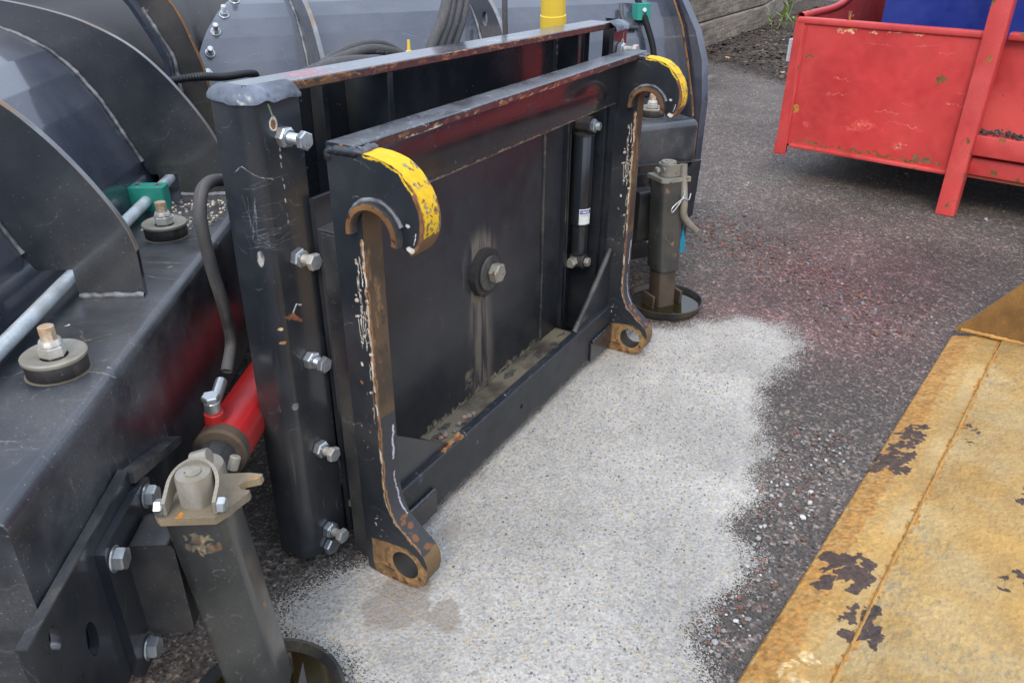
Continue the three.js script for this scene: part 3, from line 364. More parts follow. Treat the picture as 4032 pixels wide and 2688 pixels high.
M.frameBar = mat('frame_bar_paint', 0.2, 1.35, 900, { coat: 0.9, coatRough: 0.16, offset: [0, 0.06], base: BLK, rough: 0.32, vary: 0.12, dust: [[140, 138, 134], 0.45, 14], dustMax: 0.4, seed: 71, warp: 0.003, bump: 0.002, draw(g) {
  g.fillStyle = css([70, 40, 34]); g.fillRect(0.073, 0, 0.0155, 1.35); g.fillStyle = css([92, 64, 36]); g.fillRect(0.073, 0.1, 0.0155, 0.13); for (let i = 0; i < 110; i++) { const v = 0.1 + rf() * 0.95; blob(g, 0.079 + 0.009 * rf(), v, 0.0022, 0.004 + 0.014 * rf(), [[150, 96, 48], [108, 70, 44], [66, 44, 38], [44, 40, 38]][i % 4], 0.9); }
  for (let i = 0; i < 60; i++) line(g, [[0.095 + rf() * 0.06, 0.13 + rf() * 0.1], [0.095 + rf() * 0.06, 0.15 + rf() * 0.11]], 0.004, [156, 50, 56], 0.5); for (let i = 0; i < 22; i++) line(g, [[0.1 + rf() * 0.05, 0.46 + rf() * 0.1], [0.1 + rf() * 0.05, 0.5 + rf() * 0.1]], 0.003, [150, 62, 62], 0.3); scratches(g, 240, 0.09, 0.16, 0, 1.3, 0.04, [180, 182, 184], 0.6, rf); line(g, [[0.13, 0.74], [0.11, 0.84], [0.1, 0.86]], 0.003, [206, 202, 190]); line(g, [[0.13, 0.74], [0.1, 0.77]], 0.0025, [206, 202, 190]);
} });
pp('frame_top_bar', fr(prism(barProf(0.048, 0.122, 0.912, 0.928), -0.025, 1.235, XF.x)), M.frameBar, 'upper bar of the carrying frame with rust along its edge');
M.panel = mat('frame_panel_paint', 1.4, 1, 400, { coat: 0.8, coatRough: 0.08, base: BLK, rough: 0.22, vary: 0.06, dust: [[80, 74, 66], 0.36, 6], dustMax: 0.2, specks: 0.0005, seed: 81, bump: 0.0006 });
pp('frame_back_panel', fr(box(0.36, 1.04, 0.05, 0.911, 0.035, 0.045, 0.002)), M.panel, 'dark upright panel of the carrying frame');
pp('frame_back_panel', fr(box(0.1, 1.29, 0.05, 0.911, -0.02, -0.012, 0.002)), M.panel);
for (const [x, w, z1] of [[0.225, 0.014, 0.02], [0.318, 0.016, 0.1], [1.035, 0.018, 0.05], [1.075, 0.016, 0.1], [1.125, 0.02, 0.03], [1.185, 0.03, 0.06]]) pp('stiffener', fr(box(x, x + w, 0.05, 0.911, -0.012, z1, 0.002)), w > 0.025 ? M.dusty : M.black);
pp('weld_seam', fr(bead([[1.05, 0.3, 0.048], [1.05, 0.6, 0.048], [1.05, 0.905, 0.048]], 0.005, 6)), M.black); pp('frame_bottom_bar', fr(box(0.0, 1.23, 0.015, 0.05, 0.06, 0.12, 0.003)), M.black);
// adjusting bolts
{ const c = document.createElement('canvas'); c.width = c.height = 128; const g = c.getContext('2d'); g.fillStyle = '#bfc4c4'; g.fillRect(0, 0, 128, 128); g.fillStyle = '#8d9292'; g.font = 'bold 34px sans-serif'; g.fillText('8.8', 40, 108); g.font = '24px sans-serif'; g.fillText('TY', 48, 42); const t = new THREE.CanvasTexture(c); t.colorSpace = THREE.SRGBColorSpace; M.mark = new THREE.MeshStandardMaterial({ map: t, roughness: 0.4, metalness: 0.6 }); }
function adjustBolt(x, y, z, len, spin, nutOnly) {
  const bm = rf() < 0.5 ? M.galv : M.galvMid;
  const P = [x, y, z]; const at = (d) => V(x, y, z + d).applyMatrix4(FR).toArray(), D = V(0, 0, 1).transformDirection(FR).toArray();
  if (nutOnly) return pp('adjusting_bolt', [aim(hex(0.0195, 0.014, spin), at(0), D)], M.galv, 'short bolt head near the foot of the post');
  const b = pp('adjusting_bolt', [aim(thread(0.009, len, 0.0026, 16), at(0), D), aim(hex(0.0155, 0.012, spin), at(len - 0.001), D)], bm); mesh('nut', [aim(hex(0.0172, 0.016, spin + 0.4), at(0), D), aim(cyl(0.014, 0.004, 20), at(0.015), D)], M.galv, b);
  const d = new THREE.CircleGeometry(0.0115, 20); d.rotateX(-Math.PI / 2); mesh('head_marking', aim(d, at(len + 0.0114), D), M.mark, b);
}
[[0.008, 0.853, 0.045], [0.008, 0.65, 0.037], [0.008, 0.452, 0.034], [0.006, 0.258, 0.034], [0.004, 0.06, 0.036]].forEach(([x, y, l], i) => adjustBolt(x, y, 0.143, l, i * 0.37)); adjustBolt(0.004, 0.018, 0.143, 0, 0.2, true);
adjustBolt(1.228, 0.862, 0.143, 0.045, 0.5);

// ---- wings
const rw = rng(33);
M.beamTop = mat('beam_paint', 1.6, 1.6, 700, { coat: 0.6, coatRough: 0.22, base: BLK, rough: 0.36, vary: 0.1, dust: [[128, 126, 120], 0.55, 12], dustMax: 0.45, specks: 0.006, seed: 91, bump: 0.0014, tile: false, draw(g) { for (let i = 0; i < 260; i++) { const x = rw() * 1.6, y = rw() * 1.6; line(g, [[x, y], [x + (rw() - 0.5) * 0.012, y + 0.004 * rw()]], 0.0014, [170, 168, 160], 0.6); } scratches(g, 120, 0, 1.6, 0, 1.6, 0.05, [160, 162, 164], 0.4, rw); chips(g, 30, 0, 1.6, 0, 1.6, 0.005, [200, 194, 180], rw); for (let i = 0; i < 500; i++) { const x = rw() * 1.6, y = rw() * 1.6, l = 0.01 + 0.05 * rw(); line(g, [[x, y], [x + l, y + 0.004 * (rw() - 0.5)]], 0.0012 + 0.003 * rw(), [124, 116, 102], 0.3); } for (let i = 0; i < 14; i++) { const y = rw() * 1.6; line(g, [[0.28 + 0.1 * rw(), y], [0.33 + 0.12 * rw(), y + 0.05 * (rw() - 0.5)], [0.36 + 0.14 * rw(), y + 0.07 * (rw() - 0.5)]], 0.002, [150, 140, 120], 0.6); } } });
const G = (y) => { const T = [[0.05, -0.66], [0.2, -0.69], [0.4, -0.7], [0.577, -0.672], [0.66, -0.679], [0.8, -0.741], [0.862, -0.781], [0.907, -0.825], [0.94, -0.885], [0.968, -0.955], [0.985, -1.04], [0.985, -1.13]]; for (let i = 1; i < T.length; i++) if (y <= T[i][0]) { const k = (y - T[i - 1][0]) / (T[i][0] - T[i - 1][0]); return T[i - 1][1] + k * (T[i][1] - T[i - 1][1]); } return -1.13; };
const FAC = [[0.05, -0.66], [0.2, -0.69], [0.4, -0.7], [0.577, -0.672], [0.66, -0.679], [0.8, -0.741], [0.862, -0.781], [0.907, -0.825], [0.94, -0.885], [0.968, -0.955], [0.985, -1.04], [0.982, -1.12], [0.96, -1.19]];
const tEdge = (y) => { const T = [[0.0, -0.43], [0.66, -0.428], [0.747, -0.421], [0.802, -0.412], [0.85, -0.389], [0.892, -0.358], [0.93, -0.316], [0.945, -0.292], [0.985, -0.2]]; for (let i = 1; i < T.length; i++) if (y <= T[i][0]) return T[i - 1][1] + (y - T[i - 1][0]) / (T[i][0] - T[i - 1][0]) * (T[i][1] - T[i - 1][1]); return 0; };
function mouldboard(side) { // folded sheet: flat strips between bend lines, 8 mm thick
  const pos = [], uv = [], F = wingOf[side]; let u = 0;
  const rows = []; FAC.forEach((p, i) => { if (i) { const q = FAC[i - 1]; for (const k of [0.02, 0.5, 0.98]) rows.push([q[0] + (p[0] - q[0]) * k, q[1] + (p[1] - q[1]) * k]); } });
  for (let i = 0; i + 1 < rows.length; i++) {
    const [ya, na] = rows[i], [yb, nb] = rows[i + 1], d = Math.hypot(yb - ya, nb - na), t0a = side === 'R' ? tEdge(ya) : -0.44, t0b = side === 'R' ? tEdge(yb) : -0.44, t1 = 1.24;
    for (const o of [0, -0.008]) { const A = F(t0a, ya, na + o), B = F(t0b, yb, nb + o), C = F(t1, yb, nb + o), D = F(t1, ya, na + o); pos.push(...A, ...B, ...C, ...A, ...C, ...D); uv.push(t0a, u, t0b, u + d, t1, u + d, t0a, u, t1, u + d, t1, u); }
    const A = F(t0a, ya, na), B = F(t0b, yb, nb), C = F(t0b, yb, nb - 0.008), D = F(t0a, ya, na - 0.008); pos.push(...A, ...B, ...C, ...A, ...C, ...D); uv.push(0, u, 0, u + d, 0.01, u + d, 0, u, 0.01, u + d, 0.01, u); u += d;
  }
  const g = new THREE.BufferGeometry(); g.setAttribute('position', new THREE.Float32BufferAttribute(pos, 3)); g.setAttribute('uv', new THREE.Float32BufferAttribute(uv, 2)); g.computeVertexNormals(); return toCreasedNormals(g, 0.03);
}
const RIB = [[-0.49, 0.577], [-0.488, 0.66], [-0.497, 0.7], [-0.534, 0.773], [-0.595, 0.859], [-0.657, 0.918], [-0.739, 0.963], [-0.805, 0.985], [-0.9, 1.006], [-1.0, 1.018], [-1.1, 1.02], [-1.1, 0.984], [-1.04, 0.985], [-0.955, 0.968], [-0.885, 0.94], [-0.825, 0.907], [-0.781, 0.862], [-0.741, 0.8], [-0.679, 0.66], [-0.67, 0.64], [-0.662, 0.628], [-0.602, 0.628], [-0.602, 0.577]];
const smoothed = (P, n) => { const c = new THREE.CatmullRomCurve3(P.map((p) => V(p[0], p[1], 0)), false, 'centripetal'); return c.getPoints(n).map((v) => [v.x, v.y]); };
const ribProf = [RIB[0], ...smoothed(RIB.slice(1, 11), 36), ...RIB.slice(11)];
M.ribEdge = mat('worn_edge', 0.5, 0.25, 600, { tile: true, base: [120, 124, 124], rough: 0.45, vary: 0.3, metal: 0.2, dust: [[150, 100, 56], 0.42, 10], dustMax: 0.8, bump: 0.001 });
function rib(side, t, name, hole, label, prof = ribProf) {
  const hs = hole ? [ARC(-0.727, 0.888, 0.022, 0, 340, 17)] : []; const m = pp(name, LP(side, prof, t - 0.006, t + 0.006, { crease: 0.4, holes: hs }), M.rib, label);
  const e = smoothed(RIB.slice(1, 11), 40), q = e.map((p) => wingOf[side](t, p[1] + 0.0008, p[0] + 0.0008)); mesh('worn_edge', (() => { const ring = [...e.map((p, i) => [p[0], p[1]]), ...e.slice().reverse().map((p) => [p[0] - 0.0009, p[1] - 0.0009])]; return LP(side, ring.map((p) => [p[0] + 0.0008, p[1] + 0.0008]), t - 0.0063, t + 0.0063, { crease: 0.8 }); })(), M.ribEdge, m, 'worn bright edge of the rib');
  return m;
}
for (const side of ['L', 'R']) {
  const L = side === 'L', F = wingOf[side];
  pp('mouldboard', mouldboard(side), M.mould, L ? 'folded steel blade of the near wing' : 'folded steel blade of the far wing with bolts along its inner edge');
  const bt = L ? 1.105 : 1.1;
  pp('wing_beam', LP(side, rrect(-0.69, -0.44, 0.26, 0.577, 0.02, 5), -0.3, bt, { crease: 0.35 }), M.beamTop, L ? 'box beam of the near wing' : 'box beam of the far wing');
  pp('cutting_edge', LP(side, rrect(-0.672, -0.645, 0.012, 0.16, 0.003), -0.44, 1.22), M.dusty, 'scraper bar along the bottom of the wing');
  for (const t of L ? [0.505, -0.07] : [-0.1, 0.46]) {
    rib(side, t, 'rib', !L && t > 0.3, !L && t > 0.3 ? 'curved rib with a round hole' : undefined);
    const w = FAC.slice(4, 11).map((p) => F(t + 0.008, p[0], p[1] + 0.004)), w2 = FAC.slice(4, 11).map((p) => F(t - 0.008, p[0], p[1] + 0.004)); pp('weld_seam', bead(w, 0.0045, t * 10), M.weld); pp('weld_seam', bead(w2, 0.0045, t * 20), M.weld);
    pp('weld_seam', bead([F(t + 0.008, 0.579, -0.6), F(t + 0.008, 0.579, -0.49)], 0.006, t * 7), M.weld);
  }
}
// left inner hinge rib (a flange and a web) and the rubber flap closing the gap between the wings
const hingeProf = [[-0.596, 0.577], [-0.596, 0.686], [-0.602, 0.8], [-0.618, 0.866], [-0.646, 0.948], [-0.69, 1.02], [-0.78, 1.03], [-0.735, 0.97], [-0.703, 0.906], [-0.677, 0.843], [-0.674, 0.7], [-0.674, 0.577]];
{ const h = pp('hinge_rib', LP('L', hingeProf, -0.412, -0.4), M.dusty, 'curved hinge plate in the fold between the wings'); const e = smoothed(hingeProf.slice(0, 6), 24); mesh('worn_edge', LP('L', [...e.map((p) => [p[0] + 0.0012, p[1]]), ...e.slice().reverse().map((p) => [p[0] - 0.0005, p[1]])], -0.4125, -0.3995), M.rust, h, 'rusty edge'); mesh('flange', LP('L', [[-0.674, 0.577], [-0.674, 0.7], [-0.677, 0.843], [-0.703, 0.906], [-0.735, 0.97], [-0.78, 1.03], [-0.79, 1.026], [-0.745, 0.966], [-0.713, 0.9], [-0.687, 0.84], [-0.684, 0.7], [-0.684, 0.577]], -0.4, -0.355), M.mould, h); mesh('weld_seam', bead([[0.6, -0.67], [0.72, -0.67], [0.84, -0.673], [0.9, -0.7], [0.96, -0.73]].map((p) => wingL(-0.397, p[0], p[1])), 0.006, 3), M.weld, h); }
{ const pos = [], uv = [], idx = [], nu = 60, nv = 30; // rubber sheet
  for (let j = 0; j <= nv; j++) for (let i = 0; i <= nu; i++) {
    const y = 0.55 + 0.46 * j / nv, s = i / nu; let p; const yy = Math.min(y, 0.985), n = y > 0.985 ? -1.05 : G(yy);
    if (s < 0.45) { const t = -0.1 - 0.33 * s / 0.45; p = wingL(t, y, n + 0.014 * (1 - s / 0.45)); } else { const k = (s - 0.45) / 0.55, t = -0.45 + 0.31 * k; p = wingR(t, y, n - 0.03); }
    const c = Math.exp(-Math.pow((s - 0.45) / 0.09, 2)); const fold = 0.012 * Math.sin(s * 19 + 3 * vn(y * 6, s * 4)) * (1 - c) * sst(0, 0.08, s) * sst(1, 0.9, s) + 0.02 * (fbm(s * 5, y * 4, 2) - 0.5); p[2] += fold * (s > 0.62 ? 0.5 : 1) + 0.05 * c; pos.push(...p); uv.push(s * 0.8, y);
  }
  for (let j = 0; j < nv; j++) for (let i = 0; i < nu; i++) { const a = j * (nu + 1) + i; idx.push(a, a + 1, a + nu + 1, a + 1, a + nu + 2, a + nu + 1); }
  const g = new THREE.BufferGeometry(); g.setIndex(idx); g.setAttribute('position', new THREE.Float32BufferAttribute(pos, 3)); g.setAttribute('uv', new THREE.Float32BufferAttribute(uv, 2)); g.computeVertexNormals(); pp('rubber_flap', g, M.rubber, 'dull rubber sheet closing the gap between the two wings'); }
for (const [t, y] of [[-0.278, 0.946], [-0.32, 0.916], [-0.355, 0.878], [-0.383, 0.827], [-0.401, 0.777]]) { const tt = t + 0.012, n = G(y), d = [0, (G(y - 0.02) - G(y + 0.02)) / 0.04, 1], D = dirW('R', 0, d[1], 1); const p = (k) => { const q = wingR(tt, y, n); const l = Math.hypot(...D); return [q[0] + D[0] / l * k, q[1] + D[1] / l * k, q[2] + D[2] / l * k]; }; const b = pp('flange_bolt', [aim(cyl(0.0145, 0.004, 24), p(0), D), aim(thread(0.0075, 0.024, 0.002, 14), p(0.008), D)], M.galv); mesh('nut', aim(hex(0.0115, 0.009), p(0.004), D), M.galv, b); }
// far wing end plates
pp('end_plate', LP('R', [[-0.6, 0.3], [-0.6, 0.55], [-0.615, 0.6], [-0.673, 0.741], [-0.72, 0.84], [-0.781, 0.916], [-0.86, 1.0], [-1.1, 1.1], [-1.1, 0.05], [-0.66, 0.05]], 1.2, 1.212), M.mould, 'end plate of the far wing'); 
pp('end_deflector', LP('R', [[-0.574, 0.28], [-0.572, 0.602], [-0.597, 0.737], [-0.651, 0.829], [-0.743, 0.919], [-0.85, 1.0], [-1.1, 1.1], [-1.1, 0.05], [-0.62, 0.05]], 1.214, 1.24), M.mould, 'thick outer edge of the far wing');
pp('worn_edge', bead([[0.55, -0.6], [0.6, -0.613], [0.741, -0.671], [0.84, -0.718], [0.916, -0.779], [1.0, -0.858]].map((p) => wingR(1.205, p[0], p[1])), 0.004, 5), M.rust, 'rusty edge of the end plate');
pp('beam_end_plate', LP('R', rrect(-0.685, -0.445, 0.265, 0.572, 0.018, 4), 1.101, 1.107), M.rust, 'rust-edged end plate of the far beam');

// mounting studs on the beams
function stud(side, t, n, label) {
  const p0 = wingOf[side](t, 0.577, n), p = [0, 0, 0]; const s = pp('mounting_stud', lathe([[0, 0], [0.056, 0], [0.0585, 0.004], [0.0585, 0.026], [0.056, 0.031], [0, 0.031]], 48).translate(...p), M.rubber, label);
  mesh('washer', lathe([[0.026, 0.031], [0.058, 0.031], [0.062, 0.036], [0.062, 0.041], [0.058, 0.044], [0.034, 0.039], [0.026, 0.036]], 48).translate(...p), M.galvDull, s, 'cupped steel washer'); mesh('nut', [hex(0.026, 0.026, t * 3).translate(p[0], p[1] + 0.036, p[2]), cyl(0.023, 0.012, 32, 0.02).translate(p[0], p[1] + 0.062, p[2])], M.galvMid, s); mesh('threaded_rod', thread(0.0152, 0.103, 0.0045, 24).translate(...p), M.studRod ??= mat('rusty_thread', 0.2, 0.2, 400, { tile: true, base: [178, 162, 140], rough: 0.55, metal: 0.2, dust: [[150, 98, 52], 0.46, 30], dustMax: 0.8 }), s, 'rusty threaded rod');
  mesh('dirt_ring', lathe([[0.057, 0.0005], [0.0625, 0.0005], [0.061, 0.002], [0.057, 0.003]], 48).translate(...p), M.trough, s);
  s.position.set(...p0); s.scale.setScalar(0.72);
}
stud('L', 0.772, -0.525, 'rubber-cushioned stud nearest the near end of the beam'); stud('L', 0.212, -0.548, 'rubber-cushioned stud beside the green clamp'); stud('R', 0.99, -0.55, 'rubber-cushioned stud seen through the far hook'); stud('R', 0.45, -0.548);
// rod, clamps, conduit, hoses
pp('push_rod', tube([wingL(1.02, 0.6, -0.607), wingL(0.741, 0.6, -0.616), wingL(0.3, 0.6, -0.633), wingL(-0.13, 0.6, -0.645)], 0.0125, 20, 20), M.rod, 'bright round rod lying along the near wing beam');
const clampBody = (side, t, y, n, a, b, c) => YP(side, rrect(t - a, t + a, n - b, n + b, 0.006, 3), y - c, y + c);
{ const k = pp('pipe_clamp', [clampBody('L', 0.03, 0.6, -0.639, 0.022, 0.04, 0.03)], M.green, 'green plastic clamp holding the rod'); for (const s of [-1, 1]) mesh('screw', lathe([[0.004, 0], [0.008, 0], [0.008, 0.002], [0.004, 0.002]], 16).translate(...wingL(0.03, 0.63, -0.639 + s * 0.022)), M.galv, k); }
M.conduit = new THREE.MeshStandardMaterial({ color: new THREE.Color().setRGB(0.012, 0.012, 0.013), roughness: 0.5 }); M.conduit.name = 'black_plastic';
pp('conduit', ripple([wingL(-0.1, 0.81, -0.67), wingL(-0.11, 0.83, -0.6), wingL(-0.14, 0.836, -0.54), wingL(-0.22, 0.822, -0.51), wingL(-0.4, 0.8, -0.49), wingL(-0.6, 0.762, -0.52), wingL(-0.7, 0.73, -0.56)], 0.0072, 120, 0.0026), M.conduit, 'corrugated black conduit crossing to the frame');
{ const q = (y) => wingR(1.066, y, G(y) + 0.03); const k = pp('pipe_clamp', [clampBody('R', 1.068, 0.884, -0.775, 0.026, 0.022, 0.026)], M.green, 'green plastic clamp on the far wing'); mesh('screw', aim(cyl(0.008, 0.004, 20), wingR(1.066, 0.89, -0.753), dirW('R', -0.3, 0.3, 1)), M.galv, k); pp('conduit', ripple([wingR(1.066, 1.0, -0.85), wingR(1.068, 0.93, -0.81), wingR(1.07, 0.86, -0.75), wingR(1.075, 0.76, -0.69), wingR(1.06, 0.68, -0.665), wingR(1.03, 0.62, -0.65)], 0.009, 100, 0.0022), M.conduit, 'corrugated black conduit on the far wing'); pp('cable_loop', tube([wingR(1.0, 0.905, -0.8), wingR(0.985, 0.87, -0.765), wingR(1.0, 0.84, -0.75), wingR(1.04, 0.835, -0.75)], 0.008, 20, 8), M.darkSteel); pp('pipe_clamp', clampBody('R', 0.92, 0.592, -0.6, 0.014, 0.018, 0.02), M.green, 'small green clamp low on the far wing beam'); }
{ const c = document.createElement('canvas'); c.width = 1024; c.height = 64; const g = c.getContext('2d'); g.fillStyle = '#4b4a49'; g.fillRect(0, 0, 1024, 64); for (let i = 0; i < 900; i++) { g.fillStyle = `rgba(${rw() < 0.5 ? '120,116,110' : '40,40,40'},.25)`; g.fillRect(rw() * 1024, rw() * 64, 3 + rw() * 14, 1.5); } g.fillStyle = '#a9a8a4'; g.font = '13px sans-serif'; for (let i = 0; i < 4; i++) g.fillText('MIFLEX   SL', i * 256 + 20, 30); const t = new THREE.CanvasTexture(c); t.colorSpace = THREE.SRGBColorSpace; t.wrapS = t.wrapT = THREE.RepeatWrapping; t.repeat.set(1 / 0.6, 1 / 0.1); M.hose = new THREE.MeshStandardMaterial({ map: t, roughness: 0.75 }); M.hose.name = 'hydraulic_hose'; }
const hose = (pts, r, label, m = M.hose) => pp('hydraulic_hose', tube(pts, r, 70, 12), m, label);
hose([[0.14, 0.78, -0.1], [0.2, 0.865, -0.08], [0.3, 0.898, -0.07], [0.42, 0.9, -0.07], [0.52, 0.88, -0.06], [0.6, 0.84, -0.07]], 0.017, 'hose arching behind the frame bar'); hose([[0.26, 0.82, -0.16], [0.36, 0.882, -0.14], [0.46, 0.905, -0.13], [0.56, 0.907, -0.13], [0.68, 0.87, -0.1]], 0.011); hose([[0.34, 0.83, -0.2], [0.48, 0.9, -0.18], [0.6, 0.913, -0.16], [0.72, 0.86, -0.15]], 0.009);
for (const [a, b] of [[0.64, 0.715], [0.665, 0.745], [0.7, 0.77], [0.61, 0.7]]) hose([[a - 0.02, 0.75, 0.0], [a, 0.9, -0.02], [(a + b) / 2 + 0.005, 0.965, -0.02], [b, 1.02, -0.03], [b + 0.02, 1.12, -0.06]], 0.0125);
{ const y = pp('hose_sleeve', aim(lathe([[0.034, 0], [0.039, 0], [0.039, 0.06], [0.0365, 0.062], [0.0365, 0.16], [0.032, 0.16]], 36), [1.345, 0.855, -0.1], [-0.1, 1, 0.02]), M.yellowPlastic, 'yellow plastic sleeve standing behind the frame bar'); pp('yellow_cap', lathe([[0, 0], [0.012, 0], [0.012, 0.012], [0.004, 0.02], [0.003, 0.04], [0, 0.04]], 20).translate(0.535, 0.897, -0.02), M.yellowPlastic, 'small yellow grease cap'); pp('grey_cable', tube([[1.15, 1.08, -0.15], [1.13, 0.95, -0.14], [1.14, 0.8, -0.14]], 0.008, 20, 8), M.hose); }
// near hose from behind the post down to the cylinder
hose([wingL(0.3, 0.735, -0.345), wingL(0.39, 0.748, -0.352), wingL(0.46, 0.765, -0.36), wingL(0.515, 0.762, -0.36), wingL(0.54, 0.73, -0.36), wingL(0.535, 0.65, -0.36), wingL(0.5, 0.54, -0.362), wingL(0.475, 0.46, -0.37), wingL(0.52, 0.425, -0.372)], 0.0108, 'grey rubber hose curving down to the red cylinder', M.rubberHose = mat('rubber_hose', 0.5, 0.08, 900, { base: [66, 65, 64], rough: 0.72, vary: 0.15, dust: [[126, 120, 110], 0.5, 14], dustMax: 0.5, seed: 6 }));
{ const a = wingL(0.67, 0.345, -0.36), b = wingL(-0.25, 0.235, -0.33), d = [b[0] - a[0], b[1] - a[1], b[2] - a[2]], at = (k) => { const l = Math.hypot(...d); return [a[0] + d[0] / l * k, a[1] + d[1] / l * k, a[2] + d[2] / l * k]; };
  M.jackRust = mat('grimy_tube', 0.3, 0.3, 500, { tile: true, base: [62, 54, 46], rough: 0.6, vary: 0.3, dust: [[110, 88, 62], 0.5, 12], dustMax: 0.6 }); M.redCyl = mat('red_cylinder_paint', 0.5, 1, 500, { base: [176, 34, 34], rough: 0.38, vary: 0.1, dust: [[110, 60, 50], 0.4, 8], dustMax: 0.4, seed: 3, bump: 0.001, draw(g) { scratches(g, 40, 0, 0.5, 0, 1, 0.03, [120, 30, 30], 0.6); } });
  const c = pp('hydraulic_cylinder', aim(lathe([[0, 0.022], [0.047, 0.022], [0.047, 0.7], [0, 0.7]], 40), a, d), M.redCyl, 'red hydraulic cylinder beside the near wing beam'); mesh('cylinder_head', aim(lathe([[0.03, 0], [0.043, 0], [0.0475, 0.004], [0.0475, 0.026], [0.03, 0.026]], 40), a, d), M.jackRust, c, 'dirty brown end of the cylinder');
  mesh('piston_rod', aim(cyl(0.03, 0.1, 30, 0.03), at(-0.05), d), M.darkSteel, c); mesh('rod_eye', [aim(lathe([[0.016, -0.025], [0.034, -0.025], [0.036, -0.02], [0.036, 0.02], [0.034, 0.025], [0.016, 0.025]], 32), at(-0.075), [0, 1, 0])], M.galvDull, c);
  const pt = wingL(0.625, 0.392, -0.372); mesh('port', [aim(cyl(0.0165, 0.024, 24), [pt[0], pt[1] - 0.01, pt[2]], [0, 1, 0.1])], M.redCyl, c); mesh('hose_fitting', [aim(cyl(0.0135, 0.022, 24), [pt[0], pt[1] + 0.014, pt[2]], [0, 1, 0.1]), aim(hex(0.0155, 0.011), [pt[0], pt[1] + 0.036, pt[2]], [0, 1, 0.1]), aim(cyl(0.0105, 0.055, 20), [pt[0] + 0.008, pt[1] + 0.024, pt[2] - 0.004], [0.065, 0.022, -0.04])], M.galv, c, 'grey banjo fitting'); }
